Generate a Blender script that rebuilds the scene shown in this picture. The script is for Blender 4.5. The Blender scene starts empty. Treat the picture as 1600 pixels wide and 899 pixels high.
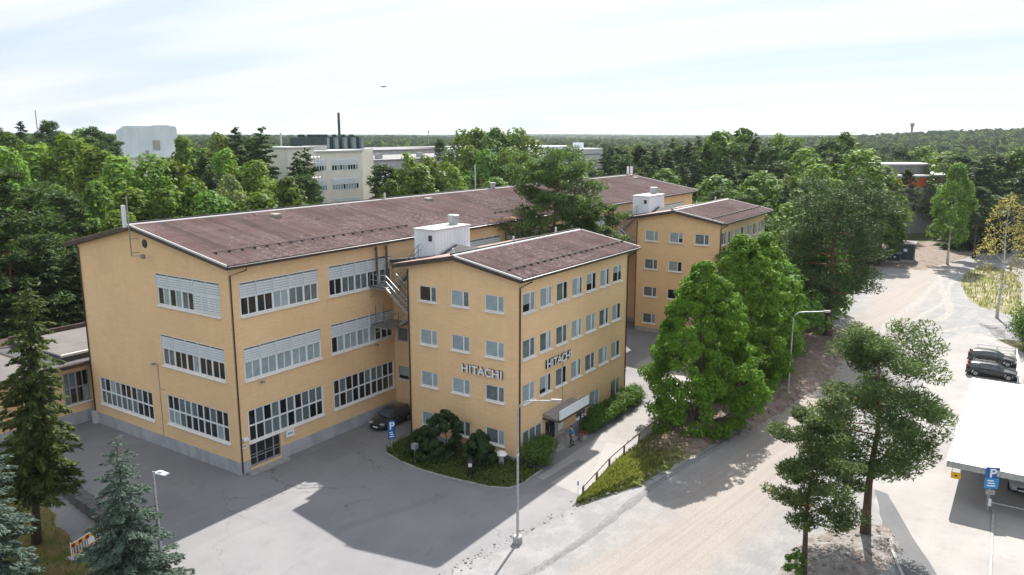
import bpy, bmesh, math, random
import numpy as np
from mathutils import Vector, Matrix
R = math.radians
rnd = random.Random(7)
S = bpy.context.scene
COL = S.collection

# ------------------------------------------------------------------ camera
CAM = (-34.08, -47.04, 25.0)
HEAD = 33.84                      # compass heading of the view, degrees from +x
cd = bpy.data.cameras.new('camera')
cam = bpy.data.objects.new('camera', cd)
COL.objects.link(cam)
cam.location = CAM
cam.rotation_euler = (R(90 - 11.12), 0, R(HEAD - 90))
cd.sensor_width = 36; cd.lens = 27.54
cd.clip_start = 0.5; cd.clip_end = 30000
S.camera = cam

# ------------------------------------------------------------------ sky
SUN_AZ = math.degrees(math.atan2(3.6, 14.5))      # from +x, counter-clockwise
SUN_EL = 44.3
w = bpy.data.worlds.new('World'); S.world = w; w.use_nodes = True
nt = w.node_tree; nt.nodes.clear()
out = nt.nodes.new('ShaderNodeOutputWorld'); bg = nt.nodes.new('ShaderNodeBackground')
sky = nt.nodes.new('ShaderNodeTexSky'); sky.sky_type = 'NISHITA'; sky.sun_disc = False
sky.sun_elevation = R(SUN_EL); sky.sun_rotation = R(90 - SUN_AZ)
sky.air_density = 1.0; sky.dust_density = 0.5; sky.ozone_density = 1.5; sky.altitude = 30
tc = nt.nodes.new('ShaderNodeTexCoord')
sep = nt.nodes.new('ShaderNodeSeparateXYZ'); nt.links.new(tc.outputs['Generated'], sep.inputs[0])
zc = nt.nodes.new('ShaderNodeMath'); zc.operation = 'MAXIMUM'; zc.inputs[1].default_value = 0.02
nt.links.new(sep.outputs['Z'], zc.inputs[0])
za = nt.nodes.new('ShaderNodeMath'); za.operation = 'ADD'; za.inputs[1].default_value = 0.07
nt.links.new(zc.outputs[0], za.inputs[0])
dv = nt.nodes.new('ShaderNodeVectorMath'); dv.operation = 'DIVIDE'
cmb = nt.nodes.new('ShaderNodeCombineXYZ')
for i in range(3): nt.links.new(za.outputs[0], cmb.inputs[i])
nt.links.new(tc.outputs['Generated'], dv.inputs[0]); nt.links.new(cmb.outputs[0], dv.inputs[1])
mp = nt.nodes.new('ShaderNodeMapping'); mp.inputs['Rotation'].default_value = (0, 0, R(52)); mp.inputs['Scale'].default_value = (0.75, 0.2, 0.6)
nt.links.new(dv.outputs[0], mp.inputs[0])
nz = nt.nodes.new('ShaderNodeTexNoise'); nz.inputs['Scale'].default_value = 0.9; nz.inputs['Detail'].default_value = 6; nz.inputs['Roughness'].default_value = 0.52
nt.links.new(mp.outputs[0], nz.inputs['Vector'])
cr = nt.nodes.new('ShaderNodeMapRange'); cr.interpolation_type = 'SMOOTHSTEP'
cr.inputs['From Min'].default_value = 0.30; cr.inputs['From Max'].default_value = 0.66
cr.inputs['To Min'].default_value = 0.90; cr.inputs['To Max'].default_value = 1.0
nt.links.new(nz.outputs['Fac'], cr.inputs['Value'])
mx = nt.nodes.new('ShaderNodeMix'); mx.data_type = 'RGBA'
hzf = nt.nodes.new('ShaderNodeMapRange'); hzf.interpolation_type = 'SMOOTHSTEP'
hzf.inputs['From Min'].default_value = 0.0; hzf.inputs['From Max'].default_value = 0.13; hzf.inputs['To Min'].default_value = 0.98; hzf.inputs['To Max'].default_value = 0.0
nt.links.new(sep.outputs['Z'], hzf.inputs['Value'])
mxf = nt.nodes.new('ShaderNodeMath'); mxf.operation = 'MAXIMUM'
nt.links.new(cr.outputs[0], mxf.inputs[0]); nt.links.new(hzf.outputs[0], mxf.inputs[1])
nt.links.new(mxf.outputs[0], mx.inputs['Factor']); nt.links.new(sky.outputs[0], mx.inputs['A'])
# thin veil of high cloud, a little brighter overhead than at the horizon as veiled skies are
vg = nt.nodes.new('ShaderNodeMapRange'); vg.inputs['From Max'].default_value = 1.0; vg.inputs['To Min'].default_value = 0.96; vg.inputs['To Max'].default_value = 1.5
nt.links.new(sep.outputs['Z'], vg.inputs['Value'])
vs_ = nt.nodes.new('ShaderNodeVectorMath'); vs_.operation = 'SCALE'; vcol = nt.nodes.new('ShaderNodeMix'); vcol.data_type = 'RGBA'; vcol.inputs['A'].default_value = (1.80, 2.10, 2.46, 1); vcol.inputs['B'].default_value = (2.86, 2.93, 3.0, 1)
vr = nt.nodes.new('ShaderNodeMapRange'); vr.interpolation_type = 'SMOOTHSTEP'; vr.inputs['From Min'].default_value = 0.32; vr.inputs['From Max'].default_value = 0.60
nt.links.new(nz.outputs['Fac'], vr.inputs['Value']); nt.links.new(vr.outputs[0], vcol.inputs['Factor'])
nt.links.new(vcol.outputs['Result'], vs_.inputs[0])
nt.links.new(vg.outputs[0], vs_.inputs['Scale']); nt.links.new(vs_.outputs[0], mx.inputs['B'])
nt.links.new(mx.outputs['Result'], bg.inputs['Color'])
bg.inputs['Strength'].default_value = 0.118
nt.links.new(bg.outputs[0], out.inputs[0])

# ------------------------------------------------------------------ sun
sl = bpy.data.lights.new('sun', 'SUN'); so = bpy.data.objects.new('sun', sl); COL.objects.link(so)
sl.energy = 4.0; sl.angle = R(0.53); sl.color = (1.0, 0.95, 0.88)
sd = Vector((math.cos(R(SUN_EL)) * math.cos(R(SUN_AZ)), math.cos(R(SUN_EL)) * math.sin(R(SUN_AZ)), math.sin(R(SUN_EL))))
so.rotation_euler = (-sd).to_track_quat('-Z', 'Y').to_euler(); so.location = (0, 0, 80)

S.view_settings.view_transform = 'Standard'; S.view_settings.look = 'None'
S.view_settings.exposure = 1.48; S.view_settings.gamma = 1.0
S.render.engine = 'CYCLES'
S.cycles.use_denoising = True
S.cycles.max_bounces = 6; S.cycles.diffuse_bounces = 3; S.cycles.glossy_bounces = 2
S.cycles.transmission_bounces = 3; S.cycles.volume_bounces = 0; S.cycles.transparent_max_bounces = 4
S.cycles.caustics_reflective = False; S.cycles.caustics_refractive = False

FW = (math.cos(R(HEAD)), math.sin(R(HEAD))); RT = (math.sin(R(HEAD)), -math.cos(R(HEAD)))
def pol(t, d):
    """ground point d metres ahead of the viewpoint, t*d metres to the right of its heading"""
    return (CAM[0] + d * FW[0] + t * d * RT[0], CAM[1] + d * FW[1] + t * d * RT[1])

# ------------------------------------------------------------------ materials
MATS = {}
def nodes(name):
    m = bpy.data.materials.new(name); m.use_nodes = True; t = m.node_tree
    b = t.nodes['Principled BSDF']; MATS[name] = m
    return m, t, b
def N(t, typ, **kw):
    n = t.nodes.new(typ)
    for k, v in kw.items():
        if hasattr(n, k): setattr(n, k, v)
        else: n.inputs[k].default_value = v
    return n
def vec(t, stretch, kind='Object', rot=0.0):
    c = N(t, 'ShaderNodeTexCoord'); m = N(t, 'ShaderNodeMapping')
    m.inputs['Scale'].default_value = stretch; m.inputs['Rotation'].default_value = (0, 0, rot)
    t.links.new(c.outputs[kind], m.inputs[0]); return m.outputs[0]
def noise(t, v, scale, detail=6, rough=0.6):
    n = N(t, 'ShaderNodeTexNoise'); n.inputs['Scale'].default_value = scale; n.inputs['Detail'].default_value = detail
    n.inputs['Roughness'].default_value = rough
    t.links.new(v, n.inputs['Vector']); return n.outputs['Fac']
def ramp(t, f, a, b):
    m = N(t, 'ShaderNodeMapRange'); m.interpolation_type = 'SMOOTHSTEP'
    m.inputs['From Min'].default_value = a; m.inputs['From Max'].default_value = b
    t.links.new(f, m.inputs['Value']); return m.outputs[0]
def mixc(t, f, a, b, mode='MIX'):
    m = N(t, 'ShaderNodeMix'); m.data_type = 'RGBA'; m.blend_type = mode
    for s, k in ((f, 'Factor'), (a, 'A'), (b, 'B')):
        if isinstance(s, (tuple, list)): m.inputs[k].default_value = (*s[:3], 1)
        elif isinstance(s, (int, float)): m.inputs[k].default_value = s
        else: t.links.new(s, m.inputs[k])
    return m.outputs['Result']
def bump(t, b, h, strength, dist=0.02):
    n = N(t, 'ShaderNodeBump'); n.inputs['Strength'].default_value = strength; n.inputs['Distance'].default_value = dist
    t.links.new(h, n.inputs['Height']); t.links.new(n.outputs[0], b.inputs['Normal'])
def math2(t, op, a, b):
    m = N(t, 'ShaderNodeMath'); m.operation = op
    for i, s in enumerate((a, b)):
        if isinstance(s, (int, float)): m.inputs[i].default_value = s
        else: t.links.new(s, m.inputs[i])
    return m.outputs[0]
def mat(name, c1, c2=None, scale=3.0, rough=0.7, metal=0.0, bmp=0.0, stretch=(1, 1, 1), spec=0.4, rng=(0.35, 0.65), coat=0.0, objvar=0.0):
    m, t, b = nodes(name)
    b.inputs['Roughness'].default_value = rough; b.inputs['Metallic'].default_value = metal
    b.inputs['Specular IOR Level'].default_value = spec; b.inputs['Coat Weight'].default_value = coat
    b.inputs['Base Color'].default_value = (*c1, 1)
    c = None
    if c2 is not None:
        v = vec(t, stretch); f = noise(t, v, scale)
        c = mixc(t, ramp(t, f, *rng), c1, c2)
        if bmp: bump(t, b, f, bmp)
    if objvar:
        oi = N(t, 'ShaderNodeObjectInfo'); k = math2(t, 'MULTIPLY_ADD', oi.outputs['Random'], objvar)
        k.node.inputs[2].default_value = 1 - objvar / 2
        hs = N(t, 'ShaderNodeHueSaturation'); hs.inputs['Color'].default_value = (*c1, 1)
        if c is not None: t.links.new(c, hs.inputs['Color'])
        t.links.new(k, hs.inputs['Value']); c = hs.outputs[0]
    if c is not None: t.links.new(c, b.inputs['Base Color'])
    return m

def brick_mat(name, c1, c2, mortar):
    m, t, b = nodes(name)
    c = N(t, 'ShaderNodeTexCoord'); s = N(t, 'ShaderNodeSeparateXYZ'); t.links.new(c.outputs['Object'], s.inputs[0])
    u = math2(t, 'ADD', s.outputs[0], s.outputs[1])
    q = N(t, 'ShaderNodeCombineXYZ'); t.links.new(u, q.inputs[0]); t.links.new(s.outputs[2], q.inputs[1])
    br = N(t, 'ShaderNodeTexBrick'); br.inputs['Scale'].default_value = 1.0
    br.inputs['Brick Width'].default_value = 0.27; br.inputs['Row Height'].default_value = 0.085; br.inputs['Mortar Size'].default_value = 0.012
    br.inputs['Color1'].default_value = (*c1, 1); br.inputs['Color2'].default_value = (*c2, 1); br.inputs['Mortar'].default_value = (*mortar, 1)
    t.links.new(q.outputs[0], br.inputs['Vector'])
    mp = N(t, 'ShaderNodeMapping'); mp.inputs['Scale'].default_value = (0.55, 3.2, 1); t.links.new(q.outputs[0], mp.inputs[0])
    f1 = noise(t, mp.outputs[0], 1.3, 8, 0.65)
    f2 = noise(t, q.outputs[0], 0.22, 5, 0.6)
    mp3 = N(t, 'ShaderNodeMapping'); mp3.inputs['Scale'].default_value = (4.5, 0.16, 1); t.links.new(q.outputs[0], mp3.inputs[0])
    f3 = noise(t, mp3.outputs[0], 0.6, 5, 0.6)
    d = tuple(x * 0.74 for x in c1)
    col = mixc(t, math2(t, 'MULTIPLY', ramp(t, f1, 0.42, 0.72), 0.32), br.outputs['Color'], d)
    col = mixc(t, math2(t, 'MULTIPLY', ramp(t, f2, 0.45, 0.7), 0.4), col, (c1[0] * 0.82, c1[1] * 0.76, c1[2] * 0.76))
    col = mixc(t, math2(t, 'MULTIPLY', ramp(t, f3, 0.52, 0.72), 0.42), col, (c1[0] * 0.80, c1[1] * 0.82, c1[2] * 0.92))
    t.links.new(col, b.inputs['Base Color']); b.inputs['Roughness'].default_value = 0.85
    bump(t, b, br.outputs['Fac'], 0.25, -0.008)
    return m

YELLOW = brick_mat('yellow_brick', (0.76, 0.505, 0.275), (0.80, 0.555, 0.315), (0.70, 0.485, 0.285))
CREAMB = mat('cream_render', (0.78, 0.745, 0.65), (0.72, 0.69, 0.60), 0.5, 0.85)
PLINTH = mat('grey_plinth', (0.40, 0.41, 0.435), (0.31, 0.32, 0.345), 1.2, 0.85, stretch=(1, 1, .5))
WHITE = mat('white_paint', (0.74, 0.77, 0.79), (0.66, 0.70, 0.73), 1.5, 0.5)
LOUV = mat('white_louvre', (0.64, 0.68, 0.71), (0.56, 0.61, 0.65), 1.2, 0.45)
SHEETW = mat('white_sheet_metal', (0.74, 0.78, 0.82), (0.64, 0.69, 0.74), 0.5, 0.45, stretch=(1, 1, .2))
FASCIA = mat('dark_brown_fascia', (0.045, 0.030, 0.026), (0.07, 0.05, 0.045), 2, 0.5)
GUTTER = mat('black_gutter', (0.02, 0.019, 0.02), (0.035, 0.03, 0.03), 2, 0.4)
DOWNP = mat('brown_pipe', (0.05, 0.028, 0.02), None, rough=0.4)
STEEL = mat('galvanised_steel', (0.42, 0.44, 0.45), (0.30, 0.32, 0.33), 6, 0.45, metal=0.55)
STEELD = mat('dull_steel', (0.22, 0.22, 0.22), (0.33, 0.31, 0.29), 6, 0.55, metal=0.3)
FLASH = mat('pale_flashing', (0.52, 0.52, 0.53), (0.5, 0.5, 0.5), 4, 0.5)
GREYROOF = mat('grey_roof_felt', (0.15, 0.15, 0.155), (0.20, 0.198, 0.20), 0.5, 0.9)
DARKROOF = mat('dark_roof_felt', (0.045, 0.045, 0.05), (0.08, 0.078, 0.08), 0.7, 0.9)
CONC = mat('concrete', (0.36, 0.35, 0.34), (0.25, 0.245, 0.24), 2.5, 0.9, bmp=0.2)
GLASSD = mat('dark_window_glass', (0.012, 0.014, 0.016), None, rough=0.06, spec=0.7)
GLASSC = mat('car_glass', (0.05, 0.062, 0.07), None, rough=0.08, spec=0.8)  # base colour lifted to blue-grey, a painted share of the reflected sky
GLASSB = mat('glass_over_blind', (0.30, 0.375, 0.405), (0.25, 0.32, 0.35), 1.5, 0.22, spec=0.6, objvar=0.25)
GLASSM = mat('glass_over_curtain', (0.14, 0.175, 0.19), (0.095, 0.122, 0.135), 2.0, 0.12, spec=0.6, objvar=0.3)
GREENM = mat('dark_green_metal', (0.018, 0.035, 0.035), (0.03, 0.05, 0.05), 2, 0.5)
BLACKP = mat('black_plastic', (0.012, 0.012, 0.013), None, rough=0.5)
TYRE = mat('tyre_rubber', (0.015, 0.015, 0.016), None, rough=0.85)
RIM = mat('alloy_rim', (0.45, 0.46, 0.47), None, rough=0.3, metal=0.8)
BLUE = mat('sign_blue', (0.008, 0.10, 0.36), None, rough=0.4)
CYAN = mat('sign_light_blue', (0.02, 0.26, 0.62), None, rough=0.4)
SIGNW = mat('sign_white', (0.78, 0.79, 0.8), None, rough=0.4)
YEL = mat('sign_yellow', (0.80, 0.42, 0.02), None, rough=0.4)
RED = mat('barrier_red', (0.30, 0.015, 0.012), None, rough=0.4)
ORANGE = mat('orange_cladding', (0.60, 0.14, 0.035), (0.52, 0.11, 0.03), 0.6, 0.5)
PANELC = mat('pale_concrete_panel', (0.42, 0.41, 0.40), (0.34, 0.33, 0.33), 0.4, 0.9)
PATCH = mat('pale_wall_patch', (0.76, 0.53, 0.295), (0.71, 0.485, 0.26), 1.5, 0.9)
WOOD = mat('weathered_wood', (0.16, 0.12, 0.09), (0.10, 0.075, 0.06), 5, 0.85)
BARKP = mat('pine_bark', (0.10, 0.062, 0.042), (0.055, 0.04, 0.032), 5, 0.95, bmp=0.5, stretch=(2, 2, .5))
BARKO = mat('orange_pine_bark', (0.26, 0.105, 0.045), (0.15, 0.07, 0.04), 4, 0.95, bmp=0.4, stretch=(2, 2, .5))
BARKD = mat('grey_brown_bark', (0.085, 0.066, 0.05), (0.05, 0.04, 0.033), 5, 0.95, bmp=0.5, stretch=(2, 2, .5))
BARKB = mat('white_birch_bark', (0.50, 0.48, 0.45), (0.08, 0.07, 0.065), 2.2, 0.85, stretch=(1, 1, 3), rng=(0.5, 0.68))
ROCK = mat('grey_rock', (0.24, 0.225, 0.215), (0.12, 0.11, 0.105), 2.0, 0.95, bmp=0.6)
SKIN = mat('skin', (0.50, 0.28, 0.20), None, rough=0.6)
SHIRT = mat('blue_shirt', (0.015, 0.26, 0.50), (0.012, 0.21, 0.42), 6, 0.9)
TROUS = mat('grey_trousers', (0.06, 0.055, 0.055), (0.045, 0.04, 0.04), 6, 0.9)
HAIR = mat('brown_hair', (0.05, 0.03, 0.02), None, rough=0.8)
CARBLK = mat('black_car_paint', (0.012, 0.013, 0.015), None, rough=0.25, coat=0.8)
CARGRY = mat('charcoal_car_paint', (0.022, 0.025, 0.028), None, rough=0.3, coat=0.8)
CARWHT = mat('silver_white_car_paint', (0.42, 0.43, 0.44), None, rough=0.3, coat=0.8)
LAMPC = mat('clear_headlight', (0.45, 0.47, 0.48), None, rough=0.1, spec=0.8)
LAMPR = mat('red_tail_light', (0.28, 0.01, 0.012), None, rough=0.2)
FLOWER = mat('red_flowers', (0.28, 0.02, 0.03), (0.12, 0.10, 0.02), 20, 0.8)

# corrugated roofing: mauve fibre cement with lichen
m, t, b = nodes('corrugated_roofing'); ROOF = m
tcw = N(t, 'ShaderNodeNewGeometry').outputs['Position']
f1 = noise(t, tcw, 0.35, 7, 0.65); f2 = noise(t, tcw, 2.6, 8, 0.75); f3 = noise(t, tcw, 0.16, 4, 0.5)
mpr = N(t, 'ShaderNodeMapping'); mpr.inputs['Scale'].default_value = (1.5, 0.06, 0.06); t.links.new(tcw, mpr.inputs[0])
f4 = noise(t, mpr.outputs[0], 1.5, 6, 0.65)
oi = N(t, 'ShaderNodeObjectInfo')
c0 = mixc(t, ramp(t, f1, 0.35, 0.65), (0.225, 0.136, 0.122), (0.29, 0.195, 0.180))
c0 = mixc(t, math2(t, 'MULTIPLY', oi.outputs['Random'], 0.3), c0, (0.185, 0.115, 0.104))
c0 = mixc(t, math2(t, 'MULTIPLY', ramp(t, f4, 0.46, 0.60), 0.6), c0, (0.12, 0.08, 0.08))  # dark lines down the slope paint in the shading of the corrugations
c0 = mixc(t, math2(t, 'MULTIPLY', math2(t, 'MULTIPLY', ramp(t, f2, 0.50, 0.62), ramp(t, f3, 0.36, 0.6)), 0.55), c0, (0.50, 0.45, 0.45))
t.links.new(c0, b.inputs['Base Color']); b.inputs['Roughness'].default_value = 0.75
bump(t, b, f2, 0.3)

# ground surfaces
m, t, b = nodes('forest_floor'); FLOOR = m
p = N(t, 'ShaderNodeNewGeometry').outputs['Position']
c0 = mixc(t, ramp(t, noise(t, p, 0.08, 6), 0.4, 0.62), (0.055, 0.075, 0.022), (0.12, 0.10, 0.065))
c0 = mixc(t, ramp(t, noise(t, p, 1.7, 8, 0.7), 0.45, 0.7), c0, (0.045, 0.05, 0.02))
t.links.new(c0, b.inputs['Base Color']); b.inputs['Roughness'].default_value = 1; b.inputs['Specular IOR Level'].default_value = 0.1

def asphalt(name, c, tint, crack=0.6):
    m, t, b = nodes(name)
    p = N(t, 'ShaderNodeNewGeometry').outputs['Position']
    c0 = mixc(t, ramp(t, noise(t, p, 0.13, 7, 0.65), 0.35, 0.65), c, tint)
    c0 = mixc(t, math2(t, 'MULTIPLY', ramp(t, noise(t, p, 0.6, 8, 0.7), 0.5, 0.75), 0.5), c0, tuple(x * 0.72 for x in c))
    c0 = mixc(t, math2(t, 'MULTIPLY', ramp(t, noise(t, p, 0.045, 5, 0.7), 0.5, 0.62), 0.35), c0, tuple(x * 1.22 for x in c))
    f = noise(t, p, 9, 6, 0.85)
    c0 = mixc(t, math2(t, 'MULTIPLY', ramp(t, f, 0.45, 0.75), 0.45), c0, tuple(x * 1.5 for x in c))
    pt = N(t, 'ShaderNodeTexVoronoi'); pt.inputs['Scale'].default_value = 0.07; t.links.new(p, pt.inputs['Vector'])
    sp3 = N(t, 'ShaderNodeSeparateColor'); t.links.new(pt.outputs['Color'], sp3.inputs[0])
    c0 = mixc(t, math2(t, 'MULTIPLY', ramp(t, sp3.outputs[0], 0.55, 0.9), 0.28), c0, tuple(x * 0.78 for x in c))
    mk = N(t, 'ShaderNodeMapping'); mk.inputs['Rotation'].default_value = (0, 0, 0.5); mk.inputs['Scale'].default_value = (0.05, 1.1, 1); t.links.new(p, mk.inputs[0])
    c0 = mixc(t, math2(t, 'MULTIPLY', ramp(t, noise(t, mk.outputs[0], 1.0, 5, 0.6), 0.52, 0.72), 0.32), c0, tuple(x * 1.3 for x in c))
    # wandering cracks: thin valleys of a warped cell pattern
    wp = N(t, 'ShaderNodeVectorMath'); wp.operation = 'ADD'
    nn = N(t, 'ShaderNodeTexNoise'); nn.inputs['Scale'].default_value = 0.35; nn.inputs['Detail'].default_value = 6; t.links.new(p, nn.inputs['Vector'])
    sc = N(t, 'ShaderNodeVectorMath'); sc.operation = 'SCALE'; sc.inputs['Scale'].default_value = 5.0; t.links.new(nn.outputs['Color'], sc.inputs[0])
    t.links.new(p, wp.inputs[0]); t.links.new(sc.outputs[0], wp.inputs[1])
    vo = N(t, 'ShaderNodeTexVoronoi'); vo.feature = 'DISTANCE_TO_EDGE'; vo.inputs['Scale'].default_value = 0.16; t.links.new(wp.outputs[0], vo.inputs['Vector'])
    k = math2(t, 'SUBTRACT', 1.0, ramp(t, vo.outputs['Distance'], 0.0, 0.012))
    k = math2(t, 'MULTIPLY', k, ramp(t, noise(t, p, 0.09, 3), 0.46, 0.6))
    c0 = mixc(t, math2(t, 'MULTIPLY', k, crack), c0, tuple(x * 0.35 for x in c))
    t.links.new(c0, b.inputs['Base Color']); b.inputs['Roughness'].default_value = 0.9; b.inputs['Specular IOR Level'].default_value = 0.3
    bump(t, b, f, 0.35, 0.01)
    return m
LOTM = asphalt('worn_grey_asphalt', (0.160, 0.160, 0.168), (0.200, 0.196, 0.200))
LOT2M = asphalt('pale_grey_asphalt', (0.235, 0.224, 0.218), (0.29, 0.275, 0.268), 0.3)
NEWASPH = asphalt('dark_asphalt', (0.095, 0.098, 0.105), (0.125, 0.125, 0.13), 0.2)

m, t, b = nodes('packed_gravel'); GRAVEL = m
p = N(t, 'ShaderNodeNewGeometry').outputs['Position']
mpg = N(t, 'ShaderNodeMapping'); mpg.vector_type = 'TEXTURE'; mpg.inputs['Rotation'].default_value = (0, 0, R(-8)); mpg.inputs['Scale'].default_value = (18, 0.45, 1)
t.links.new(p, mpg.inputs[0])
fb = noise(t, mpg.outputs[0], 1.0, 6, 0.6)
sx = N(t, 'ShaderNodeSeparateXYZ'); t.links.new(p, sx.inputs[0])
off = math2(t, 'ABSOLUTE', math2(t, 'ADD', math2(t, 'ADD', sx.outputs[1], 31.0), math2(t, 'MULTIPLY', math2(t, 'SUBTRACT', noise(t, p, 0.09, 4), 0.5), 7.0)), 0)
lane = math2(t, 'SUBTRACT', 1.0, ramp(t, off, 1.5, 5.5))
f = noise(t, p, 6, 8, 0.9); f5 = noise(t, p, 0.5, 7, 0.7)
c0 = mixc(t, ramp(t, f5, 0.4, 0.65), (0.205, 0.205, 0.21), (0.265, 0.262, 0.262))
tan = mixc(t, ramp(t, fb, 0.35, 0.65), (0.245, 0.205, 0.175), (0.305, 0.268, 0.238))
c0 = mixc(t, math2(t, 'MULTIPLY', lane, 0.75), c0, tan)
c0 = mixc(t, math2(t, 'MULTIPLY', ramp(t, fb, 0.5, 0.7), 0.4), c0, (0.165, 0.152, 0.146))
c0 = mixc(t, math2(t, 'MULTIPLY', ramp(t, f, 0.47, 0.62), 0.55), c0, (0.14, 0.136, 0.136))
t.links.new(c0, b.inputs['Base Color']); b.inputs['Roughness'].default_value = 0.95; b.inputs['Specular IOR Level'].default_value = 0.2
bump(t, b, f, 0.8, 0.03)

m, t, b = nodes('soil_and_grass'); BANKM = m
p = N(t, 'ShaderNodeNewGeometry').outputs['Position']
sx = N(t, 'ShaderNodeSeparateXYZ'); t.links.new(p, sx.inputs[0])
soil = mixc(t, ramp(t, noise(t, p, 1.2, 8, 0.7), 0.35, 0.7), (0.15, 0.105, 0.085), (0.24, 0.20, 0.18))
grs = mixc(t, ramp(t, noise(t, p, 0.9, 7, 0.7), 0.35, 0.65), (0.075, 0.105, 0.018), (0.15, 0.15, 0.035))
gx = math2(t, 'ADD', sx.outputs[0], math2(t, 'MULTIPLY', math2(t, 'SUBTRACT', noise(t, p, 0.35, 6, 0.7), 0.5), 16.0))
gf = math2(t, 'SUBTRACT', 1.0, ramp(t, gx, 18.0, 23.0))
gf2 = ramp(t, noise(t, p, 0.3, 6, 0.7), 0.52, 0.66)
c0 = mixc(t, math2(t, 'MAXIMUM', gf, math2(t, 'MULTIPLY', gf2, 0.55)), soil, grs)
t.links.new(c0, b.inputs['Base Color']); b.inputs['Roughness'].default_value = 1; b.inputs['Specular IOR Level'].default_value = 0.1
bump(t, b, noise(t, p, 4, 7, 0.8), 0.9, 0.06)
LAWNM = mat('patchy_lawn', (0.085, 0.105, 0.025), (0.17, 0.125, 0.06), 0.6, 1.0, bmp=0.5, spec=0.1)
BEDM = mat('planting_soil', (0.06, 0.075, 0.02), (0.10, 0.075, 0.04), 1.5, 1.0, bmp=0.6, spec=0.1)
SOILM = mat('bare_soil', (0.22, 0.185, 0.165), (0.15, 0.115, 0.09), 0.8, 1.0, bmp=0.7, spec=0.1)
TRACKM = mat('pale_dust', (0.30, 0.29, 0.282), (0.235, 0.222, 0.212), 2.0, 1.0, spec=0.1, bmp=0.3)

def leaf(name, c1, c2, trans=0.35, var=0.5, tcol=None):
    m, t, b = nodes(name)
    g = N(t, 'ShaderNodeNewGeometry'); oi = N(t, 'ShaderNodeObjectInfo')
    c = mixc(t, g.outputs['Random Per Island'], c1, c2)
    hs = N(t, 'ShaderNodeHueSaturation')
    v = math2(t, 'MULTIPLY_ADD', oi.outputs['Random'], var); v.node.inputs[2].default_value = 1 - var / 2
    t.links.new(v, hs.inputs['Value'])
    h = math2(t, 'MULTIPLY_ADD', oi.outputs['Random'], 0.1 * var); h.node.inputs[2].default_value = 0.5 - 0.05 * var
    t.links.new(h, hs.inputs['Hue']); t.links.new(c, hs.inputs['Color'])
    t.links.new(hs.outputs[0], b.inputs['Base Color']); b.inputs['Roughness'].default_value = 0.6
    b.inputs['Specular IOR Level'].default_value = 0.08
    tr = N(t, 'ShaderNodeBsdfTranslucent')
    tm = mixc(t, 1.0, hs.outputs[0], tcol or (1.5, 1.5, 0.7), 'MULTIPLY'); t.links.new(tm, tr.inputs[0])
    ms = N(t, 'ShaderNodeMixShader'); ms.inputs[0].default_value = trans
    o = t.nodes['Material Output']
    t.links.new(b.outputs[0], ms.inputs[1]); t.links.new(tr.outputs[0], ms.inputs[2]); t.links.new(ms.outputs[0], o.inputs[0])
    return m
L_LINDEN = leaf('linden_leaves', (0.062, 0.145, 0.014), (0.140, 0.240, 0.028), 0.34, 0.04)
L_BIRCH = leaf('birch_leaves', (0.085, 0.148, 0.024), (0.148, 0.212, 0.040), 0.36, 0.45)
L_DECID = leaf('broad_leaves', (0.066, 0.128, 0.022), (0.120, 0.185, 0.038), 0.34, 0.4)
L_PALE = leaf('pale_willow_leaves', (0.16, 0.21, 0.10), (0.22, 0.27, 0.13), 0.4, 0.1)
L_YELLOW = leaf('yellowing_birch_leaves', (0.21, 0.20, 0.08), (0.30, 0.26, 0.12), 0.4, 0.0)
L_PINE = leaf('pine_needles', (0.058, 0.098, 0.036), (0.105, 0.150, 0.054), 0.30, 0.35)
L_PINEM = leaf('forest_pine_needles', (0.040, 0.074, 0.028), (0.076, 0.118, 0.042), 0.24, 0.35)
L_PINED = leaf('dark_pine_needles', (0.032, 0.064, 0.022), (0.062, 0.100, 0.034), 0.18, 0.1)
L_SPRUCE = leaf('spruce_needles', (0.040, 0.072, 0.030), (0.072, 0.112, 0.044), 0.28, 0.35)
L_SPRUCEY = leaf('fresh_spruce_needles', (0.038, 0.060, 0.024), (0.100, 0.126, 0.034), 0.26, 0.1)
L_BLUE = leaf('blue_spruce_needles', (0.066, 0.100, 0.080), (0.130, 0.172, 0.142), 0.25, 0.15, (1.1, 1.2, 1.0))
L_YEW = leaf('yew_needles', (0.022, 0.042, 0.017), (0.045, 0.072, 0.026), 0.2, 0.2)
L_HEDGE = leaf('hedge_leaves', (0.058, 0.115, 0.022), (0.100, 0.170, 0.036), 0.36, 0.15)
L_GRASS = leaf('grass_blades', (0.088, 0.118, 0.030), (0.165, 0.168, 0.058), 0.4, 0.1)
L_COVER = leaf('ground_cover', (0.055, 0.100, 0.022), (0.11, 0.135, 0.038), 0.34, 0.1)

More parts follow.
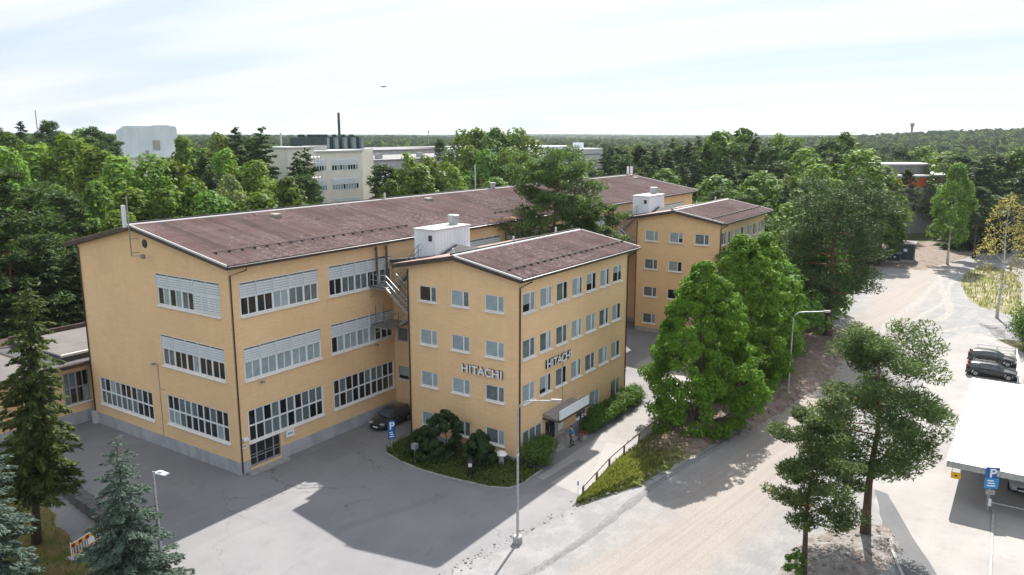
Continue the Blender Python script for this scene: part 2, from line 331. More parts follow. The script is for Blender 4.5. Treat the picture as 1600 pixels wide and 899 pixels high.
# ------------------------------------------------------------------ helpers
def tag(o, label=None, cat=None, group=None, kind=None):
    if label: o['label'] = label
    if cat: o['category'] = cat
    if group: o['group'] = group
    if kind: o['kind'] = kind
    return o
def empty(name, loc, label, cat, group=None, rz=0.0):
    o = bpy.data.objects.new(name, None); o.empty_display_size = 0.5
    COL.objects.link(o); o.location = loc; o.rotation_euler = (0, 0, rz)
    return tag(o, label, cat, group)
def link(name, me, parent=None, loc=(0, 0, 0), rz=0.0):
    o = bpy.data.objects.new(name, me); COL.objects.link(o)
    o.location = loc; o.rotation_euler = (0, 0, rz)
    if parent is not None: o.parent = parent
    return o
class MB:
    """collects faces for one mesh"""
    def __init__(s): s.v = []; s.f = []; s.m = []
    def poly(s, pts, m=0):
        i = len(s.v); s.v += [tuple(p) for p in pts]; s.f.append(tuple(range(i, i + len(pts)))); s.m.append(m); return s
    def box(s, x0, x1, y0, y1, z0, z1, m=0):
        i = len(s.v)
        s.v += [(x0, y0, z0), (x1, y0, z0), (x1, y1, z0), (x0, y1, z0), (x0, y0, z1), (x1, y0, z1), (x1, y1, z1), (x0, y1, z1)]
        for q in ((3, 2, 1, 0), (4, 5, 6, 7), (0, 1, 5, 4), (1, 2, 6, 5), (2, 3, 7, 6), (3, 0, 4, 7)):
            s.f.append(tuple(i + k for k in q)); s.m.append(m)
        return s
    def prism(s, prof, axis, t0, t1, m=0):
        """profile polygon in the two other axes, swept along axis"""
        def P(p, t): return (t, p[0], p[1]) if axis == 'x' else ((p[0], t, p[1]) if axis == 'y' else (p[0], p[1], t))
        i = len(s.v); n = len(prof)
        s.v += [P(p, t0) for p in prof] + [P(p, t1) for p in prof]
        s.f.append(tuple(range(i + n - 1, i - 1, -1))); s.f.append(tuple(range(i + n, i + 2 * n))); s.m += [m, m]
        for k in range(n):
            j = (k + 1) % n; s.f.append((i + k, i + j, i + n + j, i + n + k)); s.m.append(m)
        return s
    def tube(s, pts, r, n=6, m=0, cap=True):
        rs = r if isinstance(r, (list, tuple)) else [r] * len(pts)
        pts = [Vector(p) for p in pts]; i0 = len(s.v)
        for k, p in enumerate(pts):
            d = (pts[min(k + 1, len(pts) - 1)] - pts[max(k - 1, 0)]).normalized()
            a = d.cross(Vector((0, 0, 1)) if abs(d.z) < 0.9 else Vector((1, 0, 0))).normalized(); c = d.cross(a)
            for q in range(n):
                h = 2 * math.pi * q / n
                s.v.append(tuple(p + (a * math.cos(h) + c * math.sin(h)) * rs[k]))
        for k in range(len(pts) - 1):
            for q in range(n):
                j = (q + 1) % n; a = i0 + k * n
                s.f.append((a + q, a + j, a + n + j, a + n + q)); s.m.append(m)
        if cap:
            s.f.append(tuple(i0 + q for q in reversed(range(n)))); s.f.append(tuple(i0 + (len(pts) - 1) * n + q for q in range(n))); s.m += [m, m]
        return s
    def bar(s, p, q, w, h, m=0):
        """square bar from p to q"""
        p = Vector(p); q = Vector(q); d = (q - p).normalized()
        a = d.cross(Vector((0, 0, 1)) if abs(d.z) < 0.99 else Vector((1, 0, 0))).normalized() * w / 2; c = d.cross(a).normalized() * h / 2
        i = len(s.v)
        for e in (p, q): s.v += [tuple(e + a + c), tuple(e - a + c), tuple(e - a - c), tuple(e + a - c)]
        for f in ((0, 1, 2, 3), (7, 6, 5, 4), (0, 4, 5, 1), (1, 5, 6, 2), (2, 6, 7, 3), (3, 7, 4, 0)):
            s.f.append(tuple(i + k for k in f)); s.m.append(m)
        return s
    def lathe(s, prof, c=(0, 0, 0), n=14, m=0):
        i = len(s.v)
        for r, z in prof:
            for q in range(n):
                h = 2 * math.pi * q / n; s.v.append((c[0] + r * math.cos(h), c[1] + r * math.sin(h), c[2] + z))
        for k in range(len(prof) - 1):
            for q in range(n):
                j = (q + 1) % n; a = i + k * n; s.f.append((a + q, a + j, a + n + j, a + n + q)); s.m.append(m)
        s.f.append(tuple(i + q for q in reversed(range(n)))); s.f.append(tuple(i + (len(prof) - 1) * n + q for q in range(n))); s.m += [m, m]
        return s
    def mesh(s, name, mats, off=(0, 0, 0), smooth=False):
        me = bpy.data.meshes.new(name)
        me.from_pydata([(x - off[0], y - off[1], z - off[2]) for x, y, z in s.v], [], s.f)
        for mm in (mats if isinstance(mats, (list, tuple)) else [mats]): me.materials.append(mm)
        me.polygons.foreach_set('material_index', s.m)
        if smooth: me.polygons.foreach_set('use_smooth', [True] * len(s.f))
        me.update(); return me
    def build(s, name, mats, parent=None, root=None, smooth=False):
        """world coordinates in; the parent chain sits at root (or parent) location"""
        r = root or parent
        off = tuple(r.location) if r is not None else (0, 0, 0)
        return link(name, s.mesh(name, mats, off, smooth), parent)

def bulk(name, V, F, mats, mi=None):
    """big mesh from numpy arrays: V (n,3), F (m,4) quads"""
    me = bpy.data.meshes.new(name)
    me.vertices.add(len(V)); me.vertices.foreach_set('co', np.asarray(V, np.float32).ravel())
    me.loops.add(F.size); me.loops.foreach_set('vertex_index', F.astype(np.int32).ravel())
    me.polygons.add(len(F)); me.polygons.foreach_set('loop_start', np.arange(0, F.size, 4, dtype=np.int32))
    for mm in mats: me.materials.append(mm)
    if mi is not None: me.polygons.foreach_set('material_index', np.asarray(mi, np.int32))
    me.update(calc_edges=True); return me

def sheet(name, pts, z, material, label=None):
    me = bpy.data.meshes.new(name); bm = bmesh.new()
    vs = [bm.verts.new((x, y, z)) for x, y in pts]; f = bm.faces.new(vs); f.normal_update()
    if f.normal.z < 0: f.normal_flip()
    bmesh.ops.triangulate(bm, faces=[f], quad_method='BEAUTY', ngon_method='EAR_CLIP'); bm.to_mesh(me); bm.free(); me.materials.append(material)
    o = link(name, me); o['kind'] = 'structure'
    return o
def wobble(pts, amp=0.35, step=1.2, seed=1, closed=True):
    """an outline with its straight runs broken up a little"""
    r = random.Random(seed); o = []
    n = len(pts)
    for i in range(n if closed else n - 1):
        a = pts[i]; b = pts[(i + 1) % n]; L = math.hypot(b[0] - a[0], b[1] - a[1]); k = max(1, min(40, int(L / step)))
        for j in range(k):
            u = j / k; e = 0 if j == 0 else amp
            o.append((a[0] + (b[0] - a[0]) * u + r.uniform(-e, e), a[1] + (b[1] - a[1]) * u + r.uniform(-e, e)))
    if not closed: o.append(pts[-1])
    return o

TXT = {}
def text_mesh(s, size, ext, mats, bold=0.0):
    k = (s, size, ext, mats[0].name, bold)
    if k in TXT: return TXT[k]
    cu = bpy.data.curves.new('lettering', 'FONT'); cu.body = s; cu.size = size; cu.extrude = ext; cu.offset = bold
    cu.align_x = 'CENTER'
    o = bpy.data.objects.new('lettering', cu); COL.objects.link(o)
    bpy.context.view_layer.update()
    me = bpy.data.meshes.new_from_object(o.evaluated_get(bpy.context.evaluated_depsgraph_get()))
    bpy.data.objects.remove(o); bpy.data.curves.remove(cu)
    me.materials.clear()
    for mm in mats: me.materials.append(mm)
    if len(mats) > 1:
        for p in me.polygons: p.material_index = 0 if p.normal.z > 0.7 else 1
    TXT[k] = me; return me

# ================================================================== THE SETTING
def hill(x, y):
    dx, dy = x - CAM[0], y - CAM[1]
    d = dx * FW[0] + dy * FW[1]; t = (dx * RT[0] + dy * RT[1]) / max(d, 1.0)
    if d < 120: return 0.0
    def g(u, c, s): return math.exp(-((u - c) / s) ** 2)
    h = 7.5 * g(t, -0.68, 0.28) * min(1, max(0, (d - 125) / 90))
    if d > 300: h += 15.0 * g(t, 0.66, 0.24) * g(d, 1000, 330) + 5.0 * g(t, -0.25, 0.2) * g(d, 1500, 500)
    h = max(0.0, h - 0.12)
    if d > 2500: h += (d - 2500) / 9000 * 18 * (0.6 + 0.4 * math.sin(t * 9 + 1.3) + 0.25 * math.sin(t * 23))
    return h
def make_ground():
    rings = [0, 15, 30, 60, 90, 120, 140, 160, 185, 215, 250, 300, 360, 450, 560, 700, 850, 1000, 1200, 1500, 1900, 2500, 3300, 4500, 6500, 9000, 13000]
    n = 120; V = [(CAM[0], CAM[1], 0.0)]; F = []
    for r_ in rings[1:]:
        for k in range(n):
            a = 2 * math.pi * k / n; x = CAM[0] + r_ * math.cos(a); y = CAM[1] + r_ * math.sin(a); V.append((x, y, hill(x, y)))
    for k in range(n): F.append((0, 1 + k, 1 + (k + 1) % n))
    for q in range(len(rings) - 2):
        for k in range(n):
            a = 1 + q * n; j = (k + 1) % n; F.append((a + k, a + n + k, a + n + j, a + j))
    me = bpy.data.meshes.new('ground'); me.from_pydata(V, [], F); me.materials.append(FLOOR)
    for p in me.polygons: p.use_smooth = True
    o = link('ground', me); o['kind'] = 'structure'
make_ground()

EDGE = [(-4.2, -20.1), (3.0, -22.2), (9.8, -23.05), (14.9, -25.3), (22.5, -26.4), (33.3, -29.2), (47.1, -31.0), (62, -30.6), (72, -29.6)]
RAIL = [(10.2, -22.85), (14, -22.45), (17.4, -22.0), (28.8, -21.8), (45, -21.2), (58, -21.2), (72, -24.0)]
gravel = [(-45, -7.0), (-20, -13.6), (-4.2, -18.2), (3.0, -20.3), (9.6, -21.2), (14, -20.9), (50, -21.5), (66, -20.0), (80, -20.5), (95, -20.5), (112, -20), (128, -22),
          (128, -24), (150, -22.5), (165, -31), (172, -38), (168, -47), (145, -47), (118, -47.5), (95, -49), (80, -52), (77, -43), (70, -41), (30, -41.5), (-10, -46), (-45, -42)]
sheet('gravel_road', wobble(gravel, 0.3, 1.5, 3), 0.004, GRAVEL)
lot = [(-60, -5), (-45, -8.6), (-20, -15.6), (-4.2, -20.1), (3.0, -22.2), (9.8, -23.0)]
lot2 = [(17.4, -21.9), (28.8, -21.7), (45, -21.1), (58, -21.1), (80, -18), (96, -8), (96, 24), (-60, 24)]
sheet('asphalt_yard', wobble(lot, 0.22, 0.9, 5, False) + lot2, 0.009, LOTM)
rl = [(-20, -46), (9, -44.0), (13.9, -42.3), (17, -41.2), (24.2, -39.3), (39.9, -39.6), (63.3, -38.7), (74, -39.4), (79, -41), (78.5, -44), (72, -47.6), (58, -47.8), (46, -60), (46, -75), (-20, -75)]
sheet('parking_lot', wobble(rl[:9], 0.15, 1.2, 8, False) + rl[9:], 0.008, LOT2M)
sheet('asphalt_strip', wobble([(7, -44.8), (14.0, -42.25), (17, -41.2), (23.8, -39.5), (23.5, -40.4), (18.8, -42.3), (13.0, -44.8), (7, -46.6)], 0.06, 1.0, 4), 0.0125, NEWASPH)
sheet('path', [(12.0, -18.4), (34, -18.4), (42, -12), (60, -12), (60, -20.6), (45, -20.9), (28.8, -21.55), (17.4, -21.75), (11.2, -22.65)], 0.013, LOT2M)
sheet('soil_clearing', wobble([(128, -24.5), (128, -31), (140, -33.5), (158, -38), (168, -44), (176, -30), (168, -20), (150, -16), (135, -16)], 0.8, 3, 6), 0.014, SOILM)
isl = [(115.7, -37.6), (104, -39.6), (97.6, -41.5), (92, -46.6), (96, -48.2), (100.6, -46.6), (118, -46.2), (134, -44.6), (140, -40.2), (130, -37.4)]
sheet('grass_island', wobble(isl, 0.5, 2, 7), 0.015, mat('dry_sandy_grass', (0.30, 0.26, 0.20), (0.14, 0.15, 0.05), 0.35, 1.0, bmp=0.5, spec=0.1))
lawn = [(-9.8, 8.0), (-11.3, 4.5), (-12.0, 1.0), (-12.4, -2.4), (-12.6, -5.2), (-13.0, -9.0), (-20, -12), (-45, -7), (-45, 20), (-14, 16)]
sheet('lawn', wobble(lawn, 0.18, 0.8, 9), 0.016, LAWNM)
bed = [(9.15, -5.9), (8.5, -8.0), (8.2, -10.5), (8.3, -13.2), (8.7, -16.4), (9.3, -17.7), (10.5, -18.1), (13.28, -18.0), (13.28, -5.2), (11.5, -5.0)]
sheet('planting_bed', bed, 0.02, BEDM)
mbk = MB()
for i in range(len(bed) - 2):
    if i < 7: mbk.bar((*bed[i], 0.03), (*bed[i + 1], 0.03), 0.14, 0.1)
k_ = mbk.build('kerb_strip', CONC); k_['kind'] = 'structure'
REPAIR = asphalt('repaired_asphalt', (0.148, 0.148, 0.155), (0.178, 0.176, 0.18), 0.2)
for k, pts in enumerate(([(5.2, -1.0), (9.8, -1.0), (9.6, -3.8), (5.0, -3.6)], [(-7.8, 2.2), (-4.4, 2.0), (-4.6, -0.6), (-8.0, -0.4)], [(-2.0, -12.2), (6.0, -15.0), (6.2, -14.3), (-1.8, -11.5)], [(10.8, -19.6), (16.5, -20.0), (16.5, -19.3), (10.8, -18.9)])):
    sheet('asphalt_patch', wobble(pts, 0.04, 0.5, 20 + k), 0.0145 + k * .0002, REPAIR)
# tyre tracks: pale dust ribbons pressed into the gravel
def ribbon(name, pts, wd, z, material):
    P = [Vector((x, y, z)) for x, y in pts]; Q = []
    for i in range(len(P) - 1):
        p0 = P[max(i - 1, 0)]; p1 = P[i]; p2 = P[i + 1]; p3 = P[min(i + 2, len(P) - 1)]
        for k in range(8):
            u = k / 8
            Q.append(0.5 * (2 * p1 + (p2 - p0) * u + (2 * p0 - 5 * p1 + 4 * p2 - p3) * u * u + (3 * p1 - p0 - 3 * p2 + p3) * u ** 3))
    Q.append(P[-1]); b = MB(); L = []
    rr = random.Random(len(pts) * 7 + int(z * 1e5))
    for i, q in enumerate(Q):
        d = (Q[min(i + 1, len(Q) - 1)] - Q[max(i - 1, 0)]).normalized(); s_ = Vector((-d.y, d.x, 0))
        wv = wd * rr.uniform(0.55, 1.2) * min(1, 0.15 + min(i, len(Q) - 1 - i) / 6)
        L.append((q + s_ * wv / 2, q - s_ * wv / 2))
    for a, c in zip(L, L[1:]): b.poly((a[0], a[1], c[1], c[0]))
    o = b.build(name, material); o['kind'] = 'structure'
for k, (pts, wd) in enumerate([
    ([(40, -34.4), (60, -34.2), (76, -35.2), (90, -38.2), (106, -36.0), (128, -33)], 1.1),
    ([(40, -36.2), (60, -35.9), (74, -37.2), (84, -42), (90, -48)], 1.0),
    ([(44, -37.6), (60, -37.4), (72, -38.8), (80, -43.5), (84, -49)], 0.9),
    ([(62, -31.8), (80, -32.2), (98, -33.6), (118, -34.2), (140, -36)], 1.2),
    ([(72, -33.2), (88, -35.4), (100, -36.8), (120, -36.3), (145, -40)], 0.9)]):
    ribbon('tyre_track', pts, wd, 0.0085 + 0.0008 * k, TRACKM)
# windrow: low ridge of dark crushed stone along the road
b = MB(); rr = random.Random(4)
pts = [(-1 + i * 0.5, -24.6 - 3.9 * (i * 0.5) / 36 - 0.25 * math.sin(i * .13)) for i in range(90)]
prev = None
for i, (x, y) in enumerate(pts):
    hgt = 0.085 * rr.uniform(0.5, 1.3) * min(1, i / 8, (89 - i) / 12); wv = rr.uniform(0.2, 0.4)
    row = [(x, y - wv, 0.003), (x, y + rr.uniform(-.05, .05), 0.008 + hgt), (x, y + wv, 0.003)]
    if prev: 
        for k in range(2): b.poly((prev[k], row[k], row[k + 1], prev[k + 1]))
    prev = row
o = b.build('gravel_ridge', mat('crushed_stone', (0.20, 0.195, 0.195), (0.12, 0.118, 0.12), 12, 1.0, bmp=0.8)); o['kind'] = 'structure'

# bank between path and road
def lerp_line(L, u):
    D = [0]
    for p, q in zip(L, L[1:]): D.append(D[-1] + math.hypot(q[0] - p[0], q[1] - p[1]))
    s_ = u * D[-1]
    for i in range(len(L) - 1):
        if s_ <= D[i + 1] or i == len(L) - 2:
            k = (s_ - D[i]) / (D[i + 1] - D[i]); return (L[i][0] + (L[i + 1][0] - L[i][0]) * k, L[i][1] + (L[i + 1][1] - L[i][1]) * k)
def bank_at(u, v):
    p = lerp_line(RAIL, u); q = lerp_line(EDGE[2:], u)
    return p[0] + (q[0] - p[0]) * v, p[1] + (q[1] - p[1]) * v
def bank_h(u, v):
    e = min(1, u / 0.08, (1 - u) / 0.1)
    hh = 0.06 + 0.5 * min(1, v / 0.3) if v < 0.84 else 0.56 * max(0, (1.0 - v) / 0.16)
    return hh * (0.12 + 0.88 * e)
nu, nv = 160, 16; V = []; F = []; rr = random.Random(12)
for i in range(nu + 1):
    for j in range(nv + 1):
        u, v = i / nu, j / nv; x, y = bank_at(u, v)
        jz = 0 if j in (0, nv) else rr.uniform(-0.06, 0.09)
        jy = rr.uniform(-0.25, 0.25) if j >= nv - 2 else 0
        V.append((x + rr.uniform(-.1, .1), y + jy, max(0.018, bank_h(u, v) + jz + 0.018) if j not in (nv,) else 0.002))
for i in range(nu):
    for j in range(nv):
        a = i * (nv + 1) + j; F.append((a, a + nv + 1, a + nv + 2, a + 1))
me = bpy.data.meshes.new('bank'); me.from_pydata(V, [], F); me.materials.append(BANKM)
o = link('bank', me); o['kind'] = 'structure'

def rock_pile(name, spots, seed, label, material=ROCK):
    """loose stones joined in one mass"""
    r = random.Random(seed); V = []; F = []
    for x, y, z, s in spots:
        i = len(V); n = 5; rot = r.uniform(0, 6.28)
        ring = lambda rad, h: [(x + math.cos(rot + k * 6.283 / n) * rad * r.uniform(.7, 1.2), y + math.sin(rot + k * 6.283 / n) * rad * r.uniform(.7, 1.2), z + h * r.uniform(.8, 1.2)) for k in range(n)]
        V += ring(s, -s * 0.2) + ring(s * 0.85, s * 0.45) + [(x, y, z + s * 0.7)]
        for k in range(n):
            j = (k + 1) % n; F.append((i + k, i + j, i + n + j, i + n + k)); F.append((i + n + k, i + n + j, i + 2 * n))
    me = bpy.data.meshes.new(name); me.from_pydata(V, [], F); me.materials.append(material)
    return tag(link(name, me), label, None, None, 'stuff')
rr = random.Random(31); sp = []
for i in range(900):
    u = rr.uniform(0.0, 1.0); v = rr.gauss(0.95, 0.07) if rr.random() < .7 else rr.uniform(0.3, 1)
    if u < 0.10 and v < 0.9: continue
    x, y = bank_at(u, min(v, 1.06)); sp.append((x, y, bank_h(u, min(v, 1)) + 0.02, rr.choice((.03, .05, .06, .08, .13)) * rr.uniform(.7, 1.3)))
rock_pile('rubble', sp, 5, 'loose stones and rubble along the foot of the soil bank beside the gravel road')
sp = []
for i in range(170):
    u = rr.random(); x = -5 + 15 * u + rr.gauss(0, .3); y = -20.3 - 2.7 * u + rr.gauss(0, 0.28); sp.append((x, y, 0.01, rr.choice((.02, .03, .05, .08)) * rr.uniform(.6, 1.4)))
rock_pile('debris', sp, 6, 'broken asphalt crumbs and stones where the yard meets the gravel road')
# soil mound with rocks round the two roadside pines
cx, cy = 12.6, -39.4; V = []; F = []; nr, na = 8, 30; r2 = random.Random(77)
V.append((cx, cy, 0.3))
for i in range(1, nr + 1):
    for k in range(na):
        a = 2 * math.pi * k / na; ex = 6.2 * i / nr; ey = 2.6 * i / nr
        z = 0.30 * (1 - (i / nr) ** 1.6) + (r2.uniform(-.05, .07) if i < nr else -0.02)
        ca, sa = math.cos(R(-14)), math.sin(R(-14)); px, py = ex * math.cos(a), ey * math.sin(a)
        V.append((cx + px * ca - py * sa, cy + px * sa + py * ca, z))
for k in range(na): F.append((0, 1 + k, 1 + (k + 1) % na))
for i in range(nr - 1):
    for k in range(na):
        a = 1 + i * na; j = (k + 1) % na; F.append((a + k, a + na + k, a + na + j, a + j))
me = bpy.data.meshes.new('soil_mound'); me.from_pydata(V, [], F)
me.materials.append(mat('stony_soil', (0.22, 0.21, 0.205), (0.14, 0.115, 0.10), 1.5, 1.0, bmp=0.8))
o = link('soil_mound', me); o['kind'] = 'structure'
sp = []
for i in range(420):
    q, a = math.sqrt(rr.random()), rr.uniform(0, 6.283)
    sp.append((cx + q * 5.6 * math.cos(a), cy + q * 2.3 * math.sin(a) - 0.24 * q * 5.6 * math.cos(a), 0.27 * (1 - q ** 1.6) + .02, rr.choice((.04, .05, .07, .09, .16)) * rr.uniform(.6, 1.2)))
rock_pile('stones', sp, 8, 'grey broken stones piled round the foot of the two roadside pines')
b = MB(); kp = [(16.6, -41.6), (15.2, -41.9), (13.6, -42.45), (11.8, -43.1), (9, -44.2)]
for p, q in zip(kp, kp[1:]): b.bar((*p, 0.06), (*q, 0.06), 0.18, 0.14)
b.bar((7, -47.3, 0.06), (24.7, -46.75, 0.06), 0.14, 0.12)
o = b.build('kerb', CONC); o['kind'] = 'structure'

# ================================================================== YELLOW BUILDINGS
def wall_grid(mb, plane, c, u0, u1, z0, z1, holes, depth, inward):
    """vertical wall with real openings; plane 'x' or 'y' = constant c; holes (u0,u1,z0,z1)"""
    us = sorted({u0, u1, *[h[0] for h in holes], *[h[1] for h in holes]}); zs = sorted({z0, z1, *[h[2] for h in holes], *[h[3] for h in holes]})
    P = (lambda u, z, d=0: (c + d * inward, u, z)) if plane == 'x' else (lambda u, z, d=0: (u, c + d * inward, z))
    flip = (plane == 'x') == (inward > 0)
    def q(*p): mb.poly(p[::-1] if flip else p)
    for a, bb in zip(us, us[1:]):
        for e, f in zip(zs, zs[1:]):
            mu, mz = (a + bb) / 2, (e + f) / 2
            if any(h[0] < mu < h[1] and h[2] < mz < h[3] for h in holes): continue
            q(P(a, e), P(bb, e), P(bb, f), P(a, f))
    for h in holes:
        q(P(h[0], h[2]), P(h[1], h[2]), P(h[1], h[2], depth), P(h[0], h[2], depth)); q(P(h[0], h[3], depth), P(h[1], h[3], depth), P(h[1], h[3]), P(h[0], h[3]))
        q(P(h[0], h[2]), P(h[0], h[2], depth), P(h[0], h[3], depth), P(h[0], h[3])); q(P(h[1], h[2], depth), P(h[1], h[2]), P(h[1], h[3]), P(h[1], h[3], depth))

MESH = {}
def cached(key, fn):
    if key not in MESH: MESH[key] = fn()
    return MESH[key]
def place_window(root, x, y, z, face):
    """face 'y': looks to -y, width runs +x; face 'x': looks to -x, width runs -y"""
    rl = root.location
    return (x - rl[0], y - rl[1], z - rl[2]), (0 if face == 'y' else R(-90))

def small_window(root, x, y, z, face, W, H, panes, seed, frame=WHITE, split=0.66):
    """casement with a wide and a narrow pane; origin at lower left corner of the opening"""
    def fr():
        b = MB(); f = 0.07
        b.box(0, W, 0.045, 0.115, 0, f); b.box(0, W, 0.045, 0.115, H - f, H)
        b.box(0, f, 0.045, 0.115, f, H - f); b.box(W - f, W, 0.045, 0.115, f, H - f)
        for s_ in panes[:-1]: b.box(W * s_ - 0.05, W * s_ + 0.05, 0.04, 0.115, f, H - f)
        return b.mesh('window', frame)
    loc, rz = place_window(root, x, y, z, face)
    o = link('window', cached(('wf', W, H, tuple(panes), frame.name), fr), root, loc, rz)
    s_ = link('sill', cached(('ws', W), lambda: MB().prism([(-0.13, -0.055), (-0.13, -0.10), (0.09, -0.075), (0.09, -0.002)], 'x', -0.07, W + 0.07).mesh('sill', WHITE)), o)
    ed = [0.0] + list(panes); r = random.Random(seed)
    tone = r.choice((GLASSB, GLASSB, GLASSB, GLASSB, GLASSM, GLASSD, GLASSM))
    half = r.random() < .25
    for k in range(len(panes)):
        mm = tone if r.random() < .68 else r.choice((GLASSD, GLASSM, GLASSB))
        a = W * ed[k] + 0.06; c = W * ed[k + 1] - 0.06
        def pn(a=a, c=c, mm=mm): return MB().box(a, c, 0.085, 0.10, 0.06, H - 0.06).mesh('pane', mm)
        pp_ = link('pane', cached(('wp', W, H, k, tuple(panes), mm.name), pn), o)
        if half and mm is GLASSD or (k == 0 and mm is GLASSD and r.random() < .5):
            dr_ = round(r.choice((.45, .6, .75)), 2)
            def bl(a=a, c=c, dr_=dr_): return MB().box(a, c, 0.082, 0.084, 0.06 + (H - .12) * (1 - dr_), H - 0.06).mesh('blind', GLASSB)
            link('blind', cached(('bl', W, H, k, tuple(panes), dr_), bl), o)
    return o

def bay_window(root, x, y, z, face, W, H, hl, bays=5, near=True, closed=(), seed=1):
    """band window: louvre screens over the upper hl metres, pairs of panes below"""
    bw = W / bays; hp = H - hl
    def fr():
        b = MB()
        b.box(0, W, 0.05, 0.13, 0, 0.10); b.box(0, W, 0.03, 0.13, hp - 0.03, hp + 0.05)
        for k in range(bays + 1):
            t_ = 0.06 if k in (0, bays) else 0.085
            c = min(max(k * bw, t_), W - t_); b.box(c - t_, c + t_, 0.045, 0.13, 0.10, hp - 0.03)
            if k < bays: b.box((k + .5) * bw - 0.035, (k + .5) * bw + 0.035, 0.055, 0.13, 0.10, hp - 0.03)
        b.box(0, W, 0.0, 0.13, H - 0.05, H)
        return b.mesh('window', WHITE)
    loc, rz = place_window(root, x, y, z, face)
    o = link('window', cached(('bf', W, H, hl, bays), fr), root, loc, rz)
    link('sill', cached(('bs', W), lambda: MB().prism([(-0.12, -0.05), (-0.12, -0.12), (0.09, -0.08), (0.09, -0.002)], 'x', -0.05, W + 0.05).mesh('sill', WHITE)), o)
    r = random.Random(seed)
    for k in range(bays):
        tone = r.choice((GLASSB, GLASSB, GLASSM, GLASSD, GLASSM))
        for j in range(2):
            a = (k + j / 2) * bw + 0.05; c = (k + j / 2 + .5) * bw - 0.05
            mm = tone if r.random() < .8 else GLASSD
            link('pane', cached(('bp', W, hp, bays, k, j, mm.name), lambda: MB().box(a, c, 0.095, 0.11, 0.08, hp - 0.02).mesh('pane', mm)), o)
    ns = 6 if near else 5; pitch = hl / ns
    def slats(k, lo, pt):
        b = MB(); n = int((H - 0.05 - lo) / pt)
        for i in range(n):
            zz = lo + i * pt
            b.prism([(-0.012, zz), (0.004, zz + pt * 0.80), (0.02, zz + pt * 0.80), (0.004, zz)], 'x', k * bw + 0.03, (k + 1) * bw - 0.03)
        b.box(k * bw + 0.005, k * bw + 0.03, -0.03, 0.06, lo, H - 0.05)
        return b.mesh('louvre', LOUV)
    for k in range(bays):
        if near:
            lo = 0.12 if k in closed else hp + 0.05
            n = int((H - 0.05 - lo) / pitch)
            def one(): return MB().prism([(-0.012, 0.0), (0.004, pitch * 0.80), (0.02, pitch * 0.80), (0.004, 0.0)], 'x', 0.02, bw - 0.02).mesh('slat', LOUV)
            for i in range(n):
                link('slat', cached(('sl', bw, pitch), one), o, (k * bw, 0, lo + i * pitch))
            link('louvre_post', cached(('lp', H - lo), lambda: MB().box(-0.02, 0.02, -0.055, 0.05, 0, H - lo - 0.05).mesh('louvre_post', LOUV)), o, (k * bw + (0.02 if k == 0 else 0), 0, lo))
        else:
            link('louvre', cached(('lv', W, H, hl, bays, k), lambda: slats(k, hp + 0.05, pitch)), o)
    link('backing_board', cached(('bb', W, H, hl), lambda: MB().box(0.01, W - 0.01, 0.115, 0.128, hp + 0.05, H - 0.05).mesh('backing_board', STEELD)), o)
    return o

def grid_window(root, x, y, z, face, W, H, cols=10, rows=2, seed=1, heavy=(4, 6), frame=WHITE):
    """workshop window: rows of tall small panes"""
    cw = W / cols; rh = H / rows
    def fr():
        b = MB()
        b.box(0, W, 0.04, 0.13, 0, 0.09); b.box(0, W, 0.04, 0.13, H - 0.08, H)
        for k in range(1, rows): b.box(0.07, W - 0.07, 0.055, 0.13, k * rh - 0.06, k * rh + 0.06)
        for k in range(cols + 1):
            t_ = 0.07 if (k in (0, cols) or k in heavy) else 0.05
            c = min(max(k * cw, t_), W - t_); b.box(c - t_, c + t_, 0.045 if t_ > .06 else 0.06, 0.13, 0.09, H - 0.08)
        return b.mesh('window', frame)
    loc, rz = place_window(root, x, y, z, face)
    o = link('window', cached(('gf', W, H, cols, rows, frame.name), fr), root, loc, rz)
    link('sill', cached(('gs', W), lambda: MB().prism([(-0.12, -0.05), (-0.12, -0.12), (0.09, -0.08), (0.09, -0.002)], 'x', -0.05, W + 0.05).mesh('sill', WHITE)), o)
    r = random.Random(seed)
    for k in range(cols):
        for j in range(rows):
            mm = GLASSD if r.random() < 0.55 else (GLASSM if r.random() < .85 else GLASSB)
            link('pane', cached(('gp', cw, rh, mm.name), lambda: MB().box(0.035, cw - 0.035, 0.10, 0.115, 0.045, rh - 0.045).mesh('pane', mm)), o, (k * cw, 0, j * rh))
    return o

def roof_sheets(root, x0, x1, y0, z0, y1, z1, ncol, ncourse):
    """corrugated sheets laid course over course on the slope from eave (y0,z0) to ridge (y1,z1)"""
    L = math.hypot(y1 - y0, z1 - z0); cw = (x1 - x0) / ncol; cl = L / ncourse
    def one():
        nw = 6; b = MB(); sy, sz = (y1 - y0) / L, (z1 - z0) / L; prev = None; ov = 0.12
        for i in range(nw * 4 + 1):
            x = cw * i / (nw * 4); h = 0.042 * math.cos(2 * math.pi * i / 4)
            row = [(x, 0 - sz * (h + .055), h + .055), (x, sy * (cl + ov) - sz * (h + 0.03), sz * (cl + ov) + h + 0.03)]
            edge = (x, 0 - sz * (h + .05) + 0.002, h + 0.03)
            if prev:
                b.poly((prev[0], row[0], row[1], prev[1])); b.poly((pe, edge, row[0], prev[0]))
            prev = row; pe = edge
        return b.mesh('roof_sheet', ROOF)
    me = cached(('rs', cw, cl, y1 > y0), one); rl = root.location
    for c in range(ncourse):
        u = c / ncourse
        for k in range(ncol):
            link('roof_sheet', me, root, (x0 + k * cw - rl[0], y0 + (y1 - y0) * u - rl[1], z0 + (z1 - z0) * u - rl[2]))

